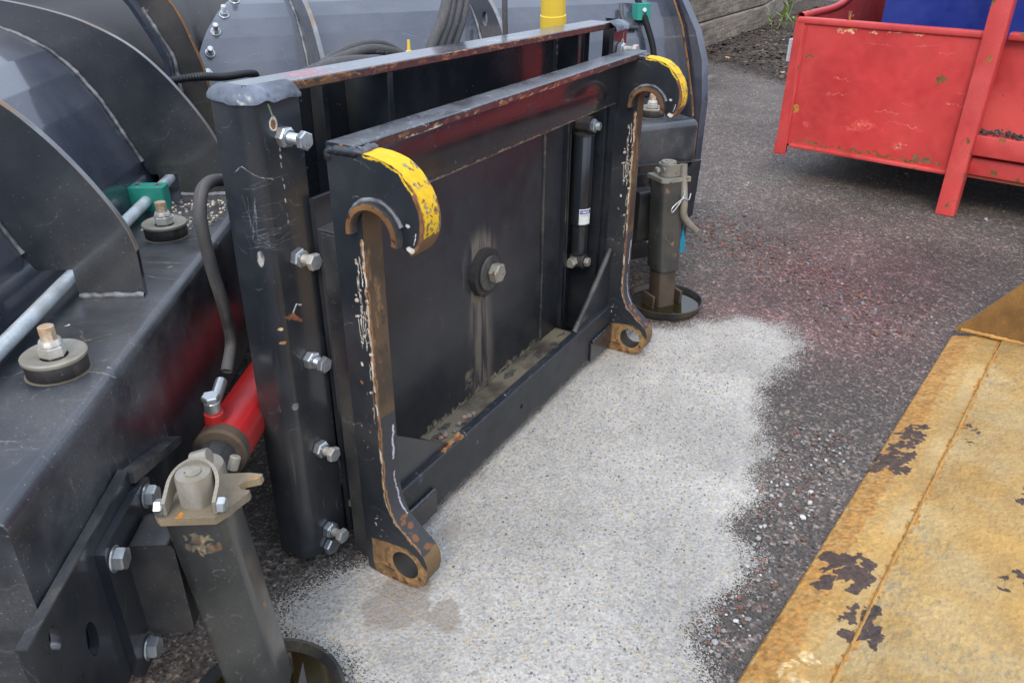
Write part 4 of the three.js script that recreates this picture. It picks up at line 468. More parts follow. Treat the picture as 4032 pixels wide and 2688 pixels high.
// end brackets with slots, flange plates and jacks
for (const side of ['L', 'R']) {
  const F = wingOf[side], slot = (t, y, a, b) => ARC(t, y, 1, 0, 345, 23).map((p) => [t + (p[0] - t) * a, y + (p[1] - y) * b]);
  const prof = [[0.853, 0.452], [1.165, 0.44], [1.155, 0.25], [1.06, 0.19], [0.985, 0.19], [0.87, 0.28], [0.853, 0.3]];
  const e = side === 'L' ? 0 : -0.042;
  const br = pp('end_bracket', TP(side, prof.map((p) => [p[0] + e, p[1]]), -0.4375, -0.425, { holes: side === 'L' ? [slot(1.115, 0.405, 0.012, 0.02), slot(1.05, 0.33, 0.014, 0.028)] : [slot(1.07, 0.437, 0.014, 0.014), slot(1.07, 0.262, 0.014, 0.014)] }), M.black, 'steel end bracket with holes');
  mesh('worn_edge', TP(side, [[0.853 + e, 0.4525], [1.165 + e, 0.4405], [1.165 + e, 0.444], [0.853 + e, 0.456]], -0.4378, -0.4237), M.darkSteel, br, 'bare worn upper edge');
  pp('gusset', TP(side, [[0.853 + e, 0.45], [0.853 + e, 0.43], [0.67 + e, 0.372], [0.668 + e, 0.385]], -0.4395, -0.418), M.darkSteel, 'sloping stiffener below the beam');
  const fl = pp('flange_plate', TP(side, rrect(0.822 + e, 0.992 + e, 0.175, 0.425, 0.014, 3), -0.4247, -0.412), M.black, 'bolted flange plate of the support leg');
  for (const [t, y] of [[0.845, 0.4], [0.972, 0.395], [0.955, 0.203], [0.845, 0.21]]) { const D = dirW(side, 0, 0, 1), p = F(t + e, y, -0.412); const q = (k) => [p[0] + D[0] * k, p[1] + D[1] * k, p[2] + D[2] * k]; mesh('bolt', [aim(cyl(0.019, 0.003, 24), q(0), D), aim(hex(0.017, 0.014, t * 9), q(0.003), D)], M.galv, fl); }
  pp('support_arm', LP(side, rrect(-0.412, -0.345, 0.215, 0.388, 0.012, 4), 0.872 + e, 0.94 + e), M.beamTop.clone ? M.dusty : M.dusty, 'short box arm carrying the support leg');
  // jack
  const T = 0.912 + e * 0.3, N0 = -0.305, N1 = -0.268; // top and foot offsets
  const TOP = 0.438, lean = (y) => N0 + (N1 - N0) * (0.43 - y) / 0.43, JP = (prof, y0, y1, o) => prism(prof, y0, y1, (t, n, y) => F(T + t, y, lean(y) + n), o);
  M.jack ??= mat('jack_paint', 0.5, 0.5, 900, { coat: 0.8, coatRough: 0.16, base: [50, 52, 51], rough: 0.36, vary: 0.12, dust: [[116, 114, 104], 0.5, 7], dustMax: 0.4, specks: 0.003, seed: 15, bump: 0.0012, warp: 0.006, draw(g) { for (let i = 0; i < 40; i++) { const t = rw() * 6.3, q = 0.006 + 0.016 * rw(); blob(g, 0.055 + Math.cos(t) * q, 0.4 + Math.sin(t) * q * 0.8, 0.004, 0.0035, [158, 138, 104], 0.4); } blob(g, 0.055, 0.4, 0.006, 0.005, [104, 80, 58]); for (const [x, y] of [[0.135, 0.24], [0.16, 0.41], [0.12, 0.2]]) blob(g, x, y, 0.006, 0.008, [124, 90, 58]); scratches(g, 90, 0, 0.5, 0.05, 0.42, 0.025, [170, 170, 162], 0.5); chips(g, 8, 0, 0.5, 0.1, 0.4, 0.004, [120, 88, 58]); } });
  const j = pp('support_leg', JP(rrect(-0.043, 0.043, -0.044, 0.044, 0.022, 5), side === 'L' ? 0.06 : 0.145, TOP, { crease: 0.35 }), M.jack, side === 'L' ? 'outer tube of the near support leg' : 'outer tube of the far support leg');
  mesh('inner_tube', JP(rrect(-0.033, 0.033, -0.034, 0.034, 0.011, 3), 0.012, 0.15, { crease: 0.35 }), M.jackRust, j, 'rust-stained inner tube');
  const notch = side === 'L' ? [[-0.046, -0.046], [0.04, -0.047], [0.047, -0.04], [0.047, 0.034], [0.03, 0.048], [0.012, 0.058], [-0.002, 0.068], [-0.01, 0.068], [-0.012, 0.056], [-0.02, 0.05], [-0.03, 0.056], [-0.036, 0.076], [-0.046, 0.078], [-0.05, 0.06], [-0.05, 0.02]] : [[-0.046, -0.044], [0.03, -0.047], [0.045, -0.036], [0.047, 0.02], [0.054, 0.03], [0.058, 0.046], [0.05, 0.056], [0.04, 0.05], [0.03, 0.044], [-0.03, 0.046], [-0.046, 0.036]];
  mesh('top_plate', JP(notch, TOP, TOP + 0.012), side === 'R' ? M.galvDull : M.galvDirt = mat('dirty_plate', 0.2, 0.2, 600, { tile: true, base: [112, 102, 84], rough: 0.7, vary: 0.25, dust: [[160, 138, 100], 0.55, 14], dustMax: 0.7, draw(g) { chips(g, 6, 0, 0.2, 0, 0.2, 0.008, [186, 120, 40]); } }), j, 'dirty top plate with a notched end');
  const P = (t, y, n) => F(T + t, y, lean(0.43) + n);
  const cx = side === 'L' ? 0.006 : 0; mesh('pin', lathe([[0, 0.498], [0.011, 0.498], [0.011, 0.4955], [0.023, 0.4955], [0.0245, 0.492], [0.0245, 0.45], [0, 0.45]], 32).translate(...(() => { const p = P(cx, 0, 0); return [p[0], 0, p[2]]; })()), M.galvDull, j, 'round boss of the winding spindle');
  // U-shaped strap round the boss
  const U = (r, n = 12) => Array.from({ length: n + 1 }, (_, i) => { const t = Math.PI * i / n; return [r * Math.cos(t), -r * Math.sin(t)]; });
  if (side === 'L') { // arch standing behind the boss, its legs coming forward on both sides
      const A = (th, rr) => P(cx + 0.012 - rr * Math.sin(th), 0.468 + 0.021 * Math.sin(th), rr * Math.cos(th)), pos = [], uv = [], n = 18, q = (a, b, c, d) => { pos.push(...a, ...b, ...c, ...a, ...c, ...d); uv.push(0, 0, 0.02, 0, 0.02, 0.03, 0, 0, 0.02, 0.03, 0, 0.03); };
      const st = []; for (let i = -3; i <= n + 3; i++) { const th = clamp(i / n) * Math.PI, e = i < 0 ? -i : i > n ? i - n : 0; const row = [[0.036, -0.014], [0.036, 0.014], [0.031, 0.014], [0.031, -0.014]].map(([rr, h]) => { const p = A(th, rr), d = dirW(side, 1, -0.25, 0); return [p[0] + d[0] * e * 0.008, p[1] + h * (1 - 0.1 * e) + d[1] * e * 0.008, p[2] + d[2] * e * 0.008]; }); st.push(row); }
      for (let i = 0; i + 1 < st.length; i++) for (let k = 0; k < 4; k++) q(st[i][k], st[i][(k + 1) % 4], st[i + 1][(k + 1) % 4], st[i + 1][k]); for (const e of [st[0], st.at(-1)]) q(...e);
      const g = new THREE.BufferGeometry(); g.setAttribute('position', new THREE.Float32BufferAttribute(pos, 3)); g.setAttribute('uv', new THREE.Float32BufferAttribute(uv, 2)); g.computeVertexNormals(); mesh('crank_strap', toCreasedNormals(outward(g), 0.6), M.galvDull, j, 'bent steel strap of the folded crank');
      for (const s of [-1, 1]) mesh('bolt', aim(hex(0.0115, 0.012, 0.3), P(cx + 0.03, 0.462, s * 0.0355), dirW(side, 0, 0, s)), M.galv, j); mesh('crank_pivot', aim(cyl(0.013, 0.026, 20), P(cx - 0.036, 0.488, -0.012), dirW(side, 0, 0.3, 1)), M.galvDull, j); mesh('stop_pin', aim(cyl(0.008, 0.022, 16), P(-0.058, 0.45, 0.03), dirW(side, -0.3, 0.9, 0.3)), M.galvDull, j);
  } else { const o = U(0.031), i = U(0.026).reverse(); mesh('crank_strap', prism([...o, [-0.031, 0.03], [-0.026, 0.03], ...i, [0.026, 0.03], [0.031, 0.03]].map((p) => [p[1], p[0]]), 0.452, 0.489, (a, b, l) => P(a, l, b)), M.galvDull, j, 'bent steel strap of the hanging crank'); mesh('bolt', [aim(hex(0.011, 0.012, 0.3), P(-0.045, 0.474, 0.012), dirW(side, -1, 0, 0)), aim(cyl(0.008, 0.08, 16), P(-0.03, 0.474, 0.012), dirW(side, 1, 0, 0))], M.galvDull, j);
    mesh('crank_handle', tube([P(0.035, 0.49, 0.03), P(0.036, 0.45, 0.035), P(0.034, 0.37, 0.055), P(0.034, 0.335, 0.058), P(0.05, 0.308, 0.058), P(0.094, 0.268, 0.055)], 0.0115, 40, 16), M.galvDull, j, 'bent round crank handle hanging down'); mesh('spring_clip', tube([P(0.052, 0.4, 0.06), P(0.036, 0.385, 0.072), P(0.02, 0.392, 0.071), P(0.0, 0.382, 0.07), P(-0.024, 0.362, 0.07), P(-0.022, 0.35, 0.07), P(0.0, 0.37, 0.069), P(0.02, 0.396, 0.066), P(0.036, 0.41, 0.05)], 0.0022, 60, 8), M.galv, j, 'wire spring clip'); }
  // dished foot with water
  const foot = F(T + 0.012, 0, N1); const ft = mesh('foot_dish', lathe([[0, 0.004], [0.085, 0.004], [0.108, 0.012], [0.122, 0.034], [0.128, 0.034], [0.118, 0.008], [0.1, 0.0], [0, 0]], 56).translate(...foot), M.dishSteel ??= mat('dish_steel', 0.5, 0.2, 500, { tile: true, base: [46, 48, 49], rough: 0.45, vary: 0.18, metal: 0.1, dust: [[150, 130, 90], 0.45, 12], dustMax: 0.6, draw(g) { chips(g, 10, 0, 0.5, 0, 0.2, 0.008, [150, 140, 104]); } }), j, 'round dished foot'); ft.userData.label = 'round dished foot holding rainwater';
  M.water ??= new THREE.MeshPhysicalMaterial({ color: new THREE.Color().setRGB(0.022, 0.017, 0.006), roughness: 0.03, specularIntensity: 1 }); const wt = new THREE.CircleGeometry(0.114, 40); wt.rotateX(-Math.PI / 2); wt.translate(foot[0], 0.019, foot[2]); mesh('rainwater', wt, M.water, j, 'brown rainwater standing in the foot');
  for (const a of [0.055, -0.055]) mesh('foot_lug', LP(side, rrect(-0.03, 0.03, 0.004, 0.062, 0.003).map((p) => [p[0] + N1, p[1]]), T + a - 0.005, T + a + 0.005), M.jackRust, j, 'upright lug on the foot');
}
pp('wear_block', TP('R', rrect(1.0, 1.055, 0.03, 0.09, 0.003), -0.45, -0.41), M.black); pp('wear_block', TP('R', rrect(1.0, 1.06, 0.11, 0.21, 0.003), -0.45, -0.41), M.darkSteel); pp('wear_block', TP('R', rrect(1.0, 1.058, 0.092, 0.107, 0.002), -0.45, -0.408), M.rust); pp('corner_marker', TP('R', [[1.075, 0.205], [1.09, 0.15], [1.088, 0.118], [1.058, 0.118]], -0.425, -0.417), M.cyan, 'bright blue scrap at the far wing end');

// ---------------------------------------------------------------- red steel skip
const SK = { o: [3.079, 1.0], d: [-0.1668, 0.986], n: [0.986, 0.1668] };  // origin on the ground at the leg, d along the front (towards the viewer's right), n away from the plough
const sk = (s, y, k) => [SK.o[0] + SK.d[0] * s + SK.n[0] * k, y, SK.o[1] + SK.d[1] * s + SK.n[1] * k];
const rr = rng(91);
const REDC = [190, 54, 51];
M.skipFront = mat('skip_front_paint', 2.6, 1, 640, { offset: [0.9, 0], base: REDC, rough: 0.5, vary: 0.06, grain: 0.02, dust: [[226, 108, 92], 0.5, 3], dustMax: 0.4, seed: 17, warp: 0.008, bump: 0.0015, draw(g) {
  const q = (s) => s + 0.9, A = (s, y, a, b, c = [118, 82, 46]) => blob(g, q(s), y, a, b, c);
  A(-0.13, 0.565, 0.018, 0.016); A(-0.14, 0.545, 0.004, 0.004); A(-0.72, 0.6, 0.03, 0.004); A(-0.75, 0.36, 0.016, 0.02, [170, 116, 50]); A(-0.77, 0.23, 0.012, 0.02, [150, 106, 50]); for (let i = 0; i < 50; i++) A(-0.72 + rr() * 0.65, 0.2 - 0 * i + rr() * 0.012, 0.02 * rr(), 0.005); for (let i = 0; i < 24; i++) A(-0.18 + rr() * 0.14, 0.205 + rr() * rr() * 0.06, 0.012 * rr(), 0.012 * rr(), [120, 88, 60]); for (let i = 0; i < 14; i++) A(-0.66 + rr() * 0.55, 0.72 + rr() * 0.02, 0.03 * rr(), 0.003, [214, 168, 120]);
  for (let i = 0; i < 40; i++) blob(g, q(-0.44) + (rr() - 0.5) * 0.16, 0.32 + (rr() - 0.5) * 0.05, 0.02 * rr(), 0.012 * rr(), [228, 112, 96], 0.22); for (let i = 0; i < 14; i++) blob(g, q(-0.24) + (rr() - 0.5) * 0.03, 0.26 + (rr() - 0.5) * 0.03, 0.012 * rr(), 0.012 * rr(), [214, 130, 104], 0.3); A(-0.24, 0.26, 0.004, 0.004); blob(g, q(-0.68), 0.29, 0.015, 0.012, [224, 104, 90], 0.3); for (let i = 0; i < 40; i++) A(-0.75 + rr() * 0.7, 0.22 + rr() * 0.5, 0.003 * rr(), 0.003 * rr());
  line(g, [[q(0.06), 0.2], [q(0.06), 0.75]], 0.03, [150, 110, 90], 0.4); scratches(g, 90, 0.1, 0.95, 0.2, 0.75, 0.09, [230, 124, 110], 0.4, rr); for (let i = 0; i < 14; i++) { const x = q(-0.75 + rr() * 0.7), y = 0.25 + rr() * 0.45; line(g, [[x, y], [x + 0.05 + 0.1 * rr(), y + 0.03 * (rr() - 0.5)]], 0.0015 + 0.002 * rr(), [234, 138, 122], 0.5); } for (let i = 0; i < 30; i++) line(g, [[q(-0.78 + rr() * 0.78), 0.2], [q(-0.78 + rr() * 0.78), 0.2]].map((p, k, A) => [A[0][0], 0.2 + k * 0.09 * rr()]), 0.004, [150, 78, 58], 0.3);
} });
M.skipRed = mat('skip_paint', 1, 1, 640, { tile: true, base: [190, 60, 56], rough: 0.5, vary: 0.07, dust: [[222, 112, 98], 0.5, 4], dustMax: 0.45, seed: 0, bump: 0.0015, draw(g) { chips(g, 26, 0, 1, 0, 1, 0.014, [124, 84, 46], rr); chips(g, 8, 0, 1, 0, 1, 0.01, [226, 214, 206], rr); scratches(g, 50, 0, 1, 0, 1, 0.05, [160, 40, 40], 0.5, rr); } });
M.skipIn = mat('skip_inner_paint', 1, 1, 400, { tile: true, base: [128, 44, 36], rough: 0.7, vary: 0.2, dust: [[110, 72, 46], 0.6, 5], dustMax: 0.8 });
M.skipLeg = mat('skip_leg_paint', 0.5, 1.3, 640, { base: [198, 68, 64], rough: 0.5, vary: 0.05, dust: [[230, 128, 114], 0.45, 5], dustMax: 0.35, seed: 23, warp: 0.008, draw(g) { for (const [y, n] of [[0.66, 9], [0.32, 22], [0.18, 26], [0.06, 16], [0.86, 6]]) for (let i = 0; i < n; i++) blob(g, rr() * 0.5, y + (rr() - 0.5) * 0.07, 0.012 * rr(), 0.016 * rr(), [[126, 86, 46], [150, 100, 48], [240, 226, 220]][i % 3 === 2 && rr() < 0.4 ? 2 : i % 2]); scratches(g, 20, 0, 0.5, 0, 1.2, 0.03, [150, 40, 40], 0.6, rr); } });
const skip = thing('red_skip', 'large open red steel skip with worn paint and a tall post on its front', 'skip'); const sp = (n, g, m, l) => mesh(n, g, m, skip, l);
const SX = (prof, s0, s1, o) => prism(prof, s0, s1, (k, y, s) => sk(s, y, k), o), SY = (prof, y0, y1, o) => prism(prof, y0, y1, (s, k, y) => sk(s, y, k), o);
const uvSY = (g) => { const p = g.attributes.position, u = g.attributes.uv; for (let i = 0; i < p.count; i++) u.setXY(i, (p.getX(i) - SK.o[0]) * SK.d[0] + (p.getZ(i) - SK.o[1]) * SK.d[1], p.getY(i)); return g; };
{
  const front = sp('front_panel', uvSY(SX([[0, 0.185], [0.012, 0.185], [0.012, 0.755], [0, 0.755]], -0.79, 0.02)), M.skipFront, 'flat front sheet left of the post'); 
  mesh('rim', SX(rrect(-0.012, 0.04, 0.742, 0.77, 0.008, 3), -0.8, -0.013), M.skipRed, front, 'rolled upper rim with worn paint'); mesh('lower_flange', uvSY(SX(rrect(-0.014, 0.01, 0.172, 0.19, 0.004), -0.74, 0.0)), M.skipRed, front); mesh('frame_edge', [SX([[-0.006, 0.2], [-0.006, 0.73], [0.004, 0.735], [0.004, 0.19]], -0.768, -0.755)], M.skipRed, front);
  const side = sp('side_panel', SY(rrect(-0.805, -0.788, 0, 1.7, 0.004), 0.172, 0.6), M.skipRed, 'left side sheet'); mesh('corner_post', SY(rrect(-0.812, -0.765, -0.01, 0.03, 0.006), 0.135, 0.762), M.skipRed, side); mesh('corner_foot', SY([[-0.815, -0.006], [-0.755, -0.006], [-0.77, 0.05], [-0.815, 0.05]], 0.13, 0.2), M.skipRed, side, 'small foot at the corner');
  mesh('side_upper', (() => { const g = prism([[0, 0.59], [1.7, 0.59], [1.7, 1.0], [0.95, 1.0], [0.72, 0.86], [0.55, 0.79], [0.02, 0.762]], -0.806, -0.79, (k, y, s) => sk(s, y, k)); return g; })(), M.skipRed, side); mesh('rim', tube([sk(-0.8, 0.77, 0.02), sk(-0.8, 0.795, 0.55), sk(-0.8, 0.865, 0.72), sk(-0.8, 1.0, 0.95), sk(-0.8, 1.0, 1.7)], 0.018, 40, 10), M.skipRed, side, 'upper rim stepping up to the back');
  sp('floor', SY(rrect(-0.79, 1.7, 0.02, 1.7, 0.004), 0.172, 0.185), M.skipIn); sp('back_panel', SY(rrect(-0.8, 1.7, 1.68, 1.7, 0.004), 0.172, 1.0), M.skipIn);
  sp('front_panel', SX([[0.1, 0.345], [0.112, 0.345], [0.112, 0.74], [0.1, 0.74]], -0.03, 1.7), M.skipRed, 'faded front sheet right of the post'); sp('rim', SX(rrect(0.06, 0.13, 0.735, 0.765, 0.008, 3), 0.067, 1.7), M.skipRed); 
  sp('lower_rail', SX(rrect(-0.02, 0.1, 0.275, 0.362, 0.008, 3), 0.067, 1.7), M.skipRed, 'rail along the foot of the front, loose grit on top'); sp('base_rail', SX(rrect(0.01, 0.09, 0.185, 0.262, 0.008, 3), 0.067, 1.7), M.skipRed); sp('gap_plate', SX(rrect(0.08, 0.1, 0.255, 0.285, 0.002), 0.046, 1.7), M.skipIn);
  const leg = sp('post', SY(rrect(-0.012, 0.066, -0.04, 0.03, 0.006, 3), 0.003, 1.25), M.skipLeg, 'tall square red post standing on the ground'); sp('side_panel', SY(rrect(1.69, 1.706, 0.1, 1.7, 0.003), 0.172, 0.9), M.skipRed);
  for (const k of [1.5]) for (const s of [-0.7, 1.5]) sp('support', SY(rrect(s, s + 0.1, k, k + 0.1, 0.005), 0.003, 0.173), M.skipRed); sp('support', SY(rrect(1.5, 1.6, 0.0, 0.08, 0.005), 0.003, 0.184), M.skipRed);
  sp('stub_pin', [aim(cyl(0.008, 0.04, 12), sk(-0.58, 0.765, 0.03), [0, 1, 0])], M.rust, 'rusty peg on the rim'); const lamp = sp('side_lamp', SY(rrect(-0.86, -0.815, 0.06, 0.13, 0.015, 4), 0.56, 0.66), new THREE.MeshPhysicalMaterial({ color: 0xd8dcdc, roughness: 0.15, transmission: 0.3, thickness: 0 }), 'small white lamp on the left side');
  // grit lying on the rail
  const n = 900, im = new THREE.InstancedMesh(new THREE.IcosahedronGeometry(0.006, 0), new THREE.MeshStandardMaterial({ roughness: 0.95 }), n), m4 = new THREE.Matrix4(), q = new THREE.Quaternion(), c = new THREE.Color(); for (let i = 0; i < n; i++) { const p = sk(0.05 + rr() * 1.6, 0.363 + 0.018 * rr() * rr(), -0.01 + rr() * 0.1), s = 0.5 + rr(); q.setFromEuler(new THREE.Euler(rr() * 6, rr() * 6, rr() * 6)); m4.compose(V(...p), q, V(s, s * 0.7, s)); im.setMatrixAt(i, m4); const v = 0.03 + 0.12 * rr() * rr(); im.setColorAt(i, c.setRGB(v, v * 0.93, v * 0.85)); } im.name = 'grit'; im.userData.kind = 'stuff'; skip.add(im);
}
// blue container standing in the skip
{ M.blue = mat('blue_paint', 1.5, 1.5, 400, { base: [30, 48, 124], rough: 0.32, vary: 0.05, dust: [[90, 100, 140], 0.35, 3], dustMax: 0.25, seed: 44, bump: 0.0008, draw(g) { scratches(g, 30, 0, 1.5, 0, 1.5, 0.08, [150, 165, 205], 0.5, rr); chips(g, 4, 0, 1.5, 0, 1.5, 0.012, [190, 196, 214], rr); } });
  const b = thing('blue_bin', 'smooth dark blue steel bin standing inside the red skip', 'bin'); const F = (s0, s1, k0, k1, y0, y1) => uvSY(SY(rrect(s0, s1, k0, k1, 0.012, 3), y0, y1)); mesh('front_wall', F(-0.5, 1.5, 0.25, 0.262, 0.19, 1.35), M.blue, b); mesh('side_wall', SY(rrect(-0.505, -0.493, 0.25, 1.4, 0.004), 0.19, 1.35), M.blue, b); mesh('side_wall', SY(rrect(1.493, 1.505, 0.25, 1.4, 0.004), 0.19, 1.35), M.blue, b); mesh('back_wall', SY(rrect(-0.5, 1.5, 1.388, 1.4, 0.004), 0.19, 1.35), M.blue, b); mesh('base', SY(rrect(-0.49, 1.49, 0.263, 1.387, 0.004), 0.187, 0.2), M.blue, b); mesh('rim', [SX(rrect(0.235, 0.275, 1.345, 1.375, 0.006, 3), -0.51, 1.51), SX(rrect(1.375, 1.415, 1.345, 1.375, 0.006, 3), -0.51, 1.51)], M.blue, b); }

// ---------------------------------------------------------------- rusty yellow bucket at the right
const BK = { o: [0.08, 0.94], e: [0.992, 0.1263], f: [-0.1263, 0.992] };   // along the cutting edge, inwards
const bk = (a, y, b) => [BK.o[0] + BK.e[0] * a + BK.f[0] * b, y, BK.o[1] + BK.e[1] * a + BK.f[1] * b];
const rk = rng(61);
M.bucket = mat('rusty_yellow_plate', 2.6, 1.3, 760, { offset: [0.6, 0.05], base: [170, 134, 74], rough: 0.72, vary: 0.1, grain: 0.06, dust: [[190, 176, 140], 0.55, 9], dustMax: 0.5, seed: 29, warp: 0.008, warpScale: 60, bump: 0.006, markRough: 0.7, markDepth: 0.2, draw(g) {
  const Q = (a, b) => [a + 0.6, b + 0.05]; line(g, [Q(-0.6, 0.028), Q(1.7, 0.028)], 0.058, [166, 118, 54], 0.75); line(g, [Q(-0.6, 0.075), Q(1.7, 0.075)], 0.034, [176, 134, 66], 0.45); line(g, [Q(-0.6, 0.135), Q(1.7, 0.135)], 0.01, [166, 112, 44], 0.95);
  const W = [74, 58, 48]; for (const [x, z, r, n] of [[0.46, 1.055, 0.05, 34], [0.33, 1.105, 0.04, 22], [0.9, 1.08, 0.04, 34], [0.97, 1.095, 0.034, 26], [1.03, 1.105, 0.03, 22], [1.07, 1.12, 0.03, 28], [1.14, 1.235, 0.022, 9], [1.06, 1.235, 0.015, 5], [1.3, 1.1, 0.01, 3], [1.2, 1.22, 0.008, 2], [0.58, 1.345, 0.03, 5], [0.9, 1.37, 0.03, 5], [1.22, 1.076, 0.009, 2]]) for (let i = 0; i < n; i++) { const dx = x + (rk() - 0.5) * 2.2 * r - BK.o[0], dz = z + (rk() - 0.5) * 1.7 * r - BK.o[1], a = dx * BK.e[0] + dz * BK.e[1], b = dx * BK.f[0] + dz * BK.f[1]; blob(g, a + 0.6, b + 0.05, r * (0.15 + 0.3 * rk()), r * (0.12 + 0.2 * rk()), W, 1, 0.5); }
  for (let i = 0; i < 60; i++) blob(g, rk() * 2.6, 0.08 + rk() * 1.2, 0.004 * rk(), 0.003 * rk(), [150, 90, 34]); for (let i = 0; i < 10; i++) blob(g, 0.62 + rk() * 0.12, 0.1 + rk() * 0.05, 0.02 * rk(), 0.02 * rk(), [206, 180, 130], 0.6);
}, hook(x, y, p, f) { const c = fbm(x * 45, y * 70, 3), d = fbm(x * 120 + 5, y * 170, 3); p.h = 0.25 + 0.35 * c + 0.4 * d; const w = sst(0.5, 0.72, fbm(x * 95 + 4, y * 150 + 1, 3)) * sst(0.35, 0.65, fbm(x * 6 + 9, y * 6, 3)); if (y > 0.19) { p.r *= 1 - 0.13 * w; p.g *= 1 - 0.09 * w; p.b *= 1 + 0.05 * w; } const k = 0.92 + 0.16 * d; p.r *= k; p.g *= k; p.b *= k; } });
const bucket = thing('loader_bucket', 'rusty yellow loader bucket with dark wet stains lying flat on the asphalt', 'bucket');
{ const uvB = (g) => { const p = g.attributes.position, u = g.attributes.uv; for (let i = 0; i < p.count; i++) { const dx = p.getX(i) - BK.o[0], dz = p.getZ(i) - BK.o[1]; u.setXY(i, dx * BK.e[0] + dz * BK.e[1], dx * BK.f[0] + dz * BK.f[1]); } return g; }, BP = (prof, a0, a1) => prism(prof, a0, a1, (b, y, a) => bk(a, y, b)), PB = (prof, y0, y1) => prism(prof, y0, y1, (a, b, y) => bk(a, y, b));
  mesh('cutting_edge', uvB(BP([[0, 0.004], [0.004, 0.01], [0.066, 0.03], [0.134, 0.032], [0.134, 0.004]], -0.55, 1.672)), M.bucket, bucket, 'bevelled orange-brown cutting edge'); mesh('floor', uvB(BP([[0.136, 0.006], [0.136, 0.037], [0.14, 0.039], [1.0, 0.045], [1.12, 0.07], [1.22, 0.13], [1.22, 0.1], [1.13, 0.04], [1.0, 0.01]], -0.55, 1.672)), M.bucket, bucket, 'broad floor plate, pitted and rusty'); mesh('weld_seam', bead(Array.from({ length: 12 }, (_, i) => bk(-0.5 + i * 0.19, 0.0345, 0.136)), 0.0042, 3), M.bucketWeld ??= mat('rusty_weld', 0.25, 0.25, 400, { tile: true, base: [166, 126, 66], rough: 0.8, vary: 0.25, bump: 0.002 }), bucket);
  M.bucketSide = mat('bucket_side', 1.5, 1.5, 360, { base: [134, 98, 50], rough: 0.75, vary: 0.14, grain: 0.08, dust: [[170, 128, 66], 0.5, 8], dustMax: 0.5, seed: 50, bump: 0.003 });
  const side = prism([[0.0, 0.03], [0.04, 0.075], [0.15, 0.24], [0.3, 0.42], [0.7, 0.6], [1.2, 0.6], [1.25, 0.15], [1.1, 0.03]], 1.674, 1.7, (b, y, a) => bk(a, y, b)); mesh('side_plate', side, M.bucketSide, bucket, 'upright brown side plate'); mesh('side_plate', prism([[0.0, 0.03], [0.04, 0.075], [0.15, 0.24], [0.3, 0.42], [0.7, 0.6], [1.2, 0.6], [1.25, 0.15], [1.1, 0.03]], -0.58, -0.552, (b, y, a) => bk(a, y, b)), M.bucketSide, bucket); mesh('weld_seam', bead([bk(1.67, 0.038, 0.02), bk(1.67, 0.042, 0.14), bk(1.67, 0.046, 0.5), bk(1.67, 0.052, 1.0)], 0.006, 8), M.bucketWeld, bucket); mesh('back_plate', BP([[1.225, 0.1], [1.225, 0.13], [1.28, 0.3], [1.26, 0.58], [1.24, 0.58], [1.25, 0.3], [1.205, 0.14]], -0.55, 1.672), M.bucketSide, bucket); }

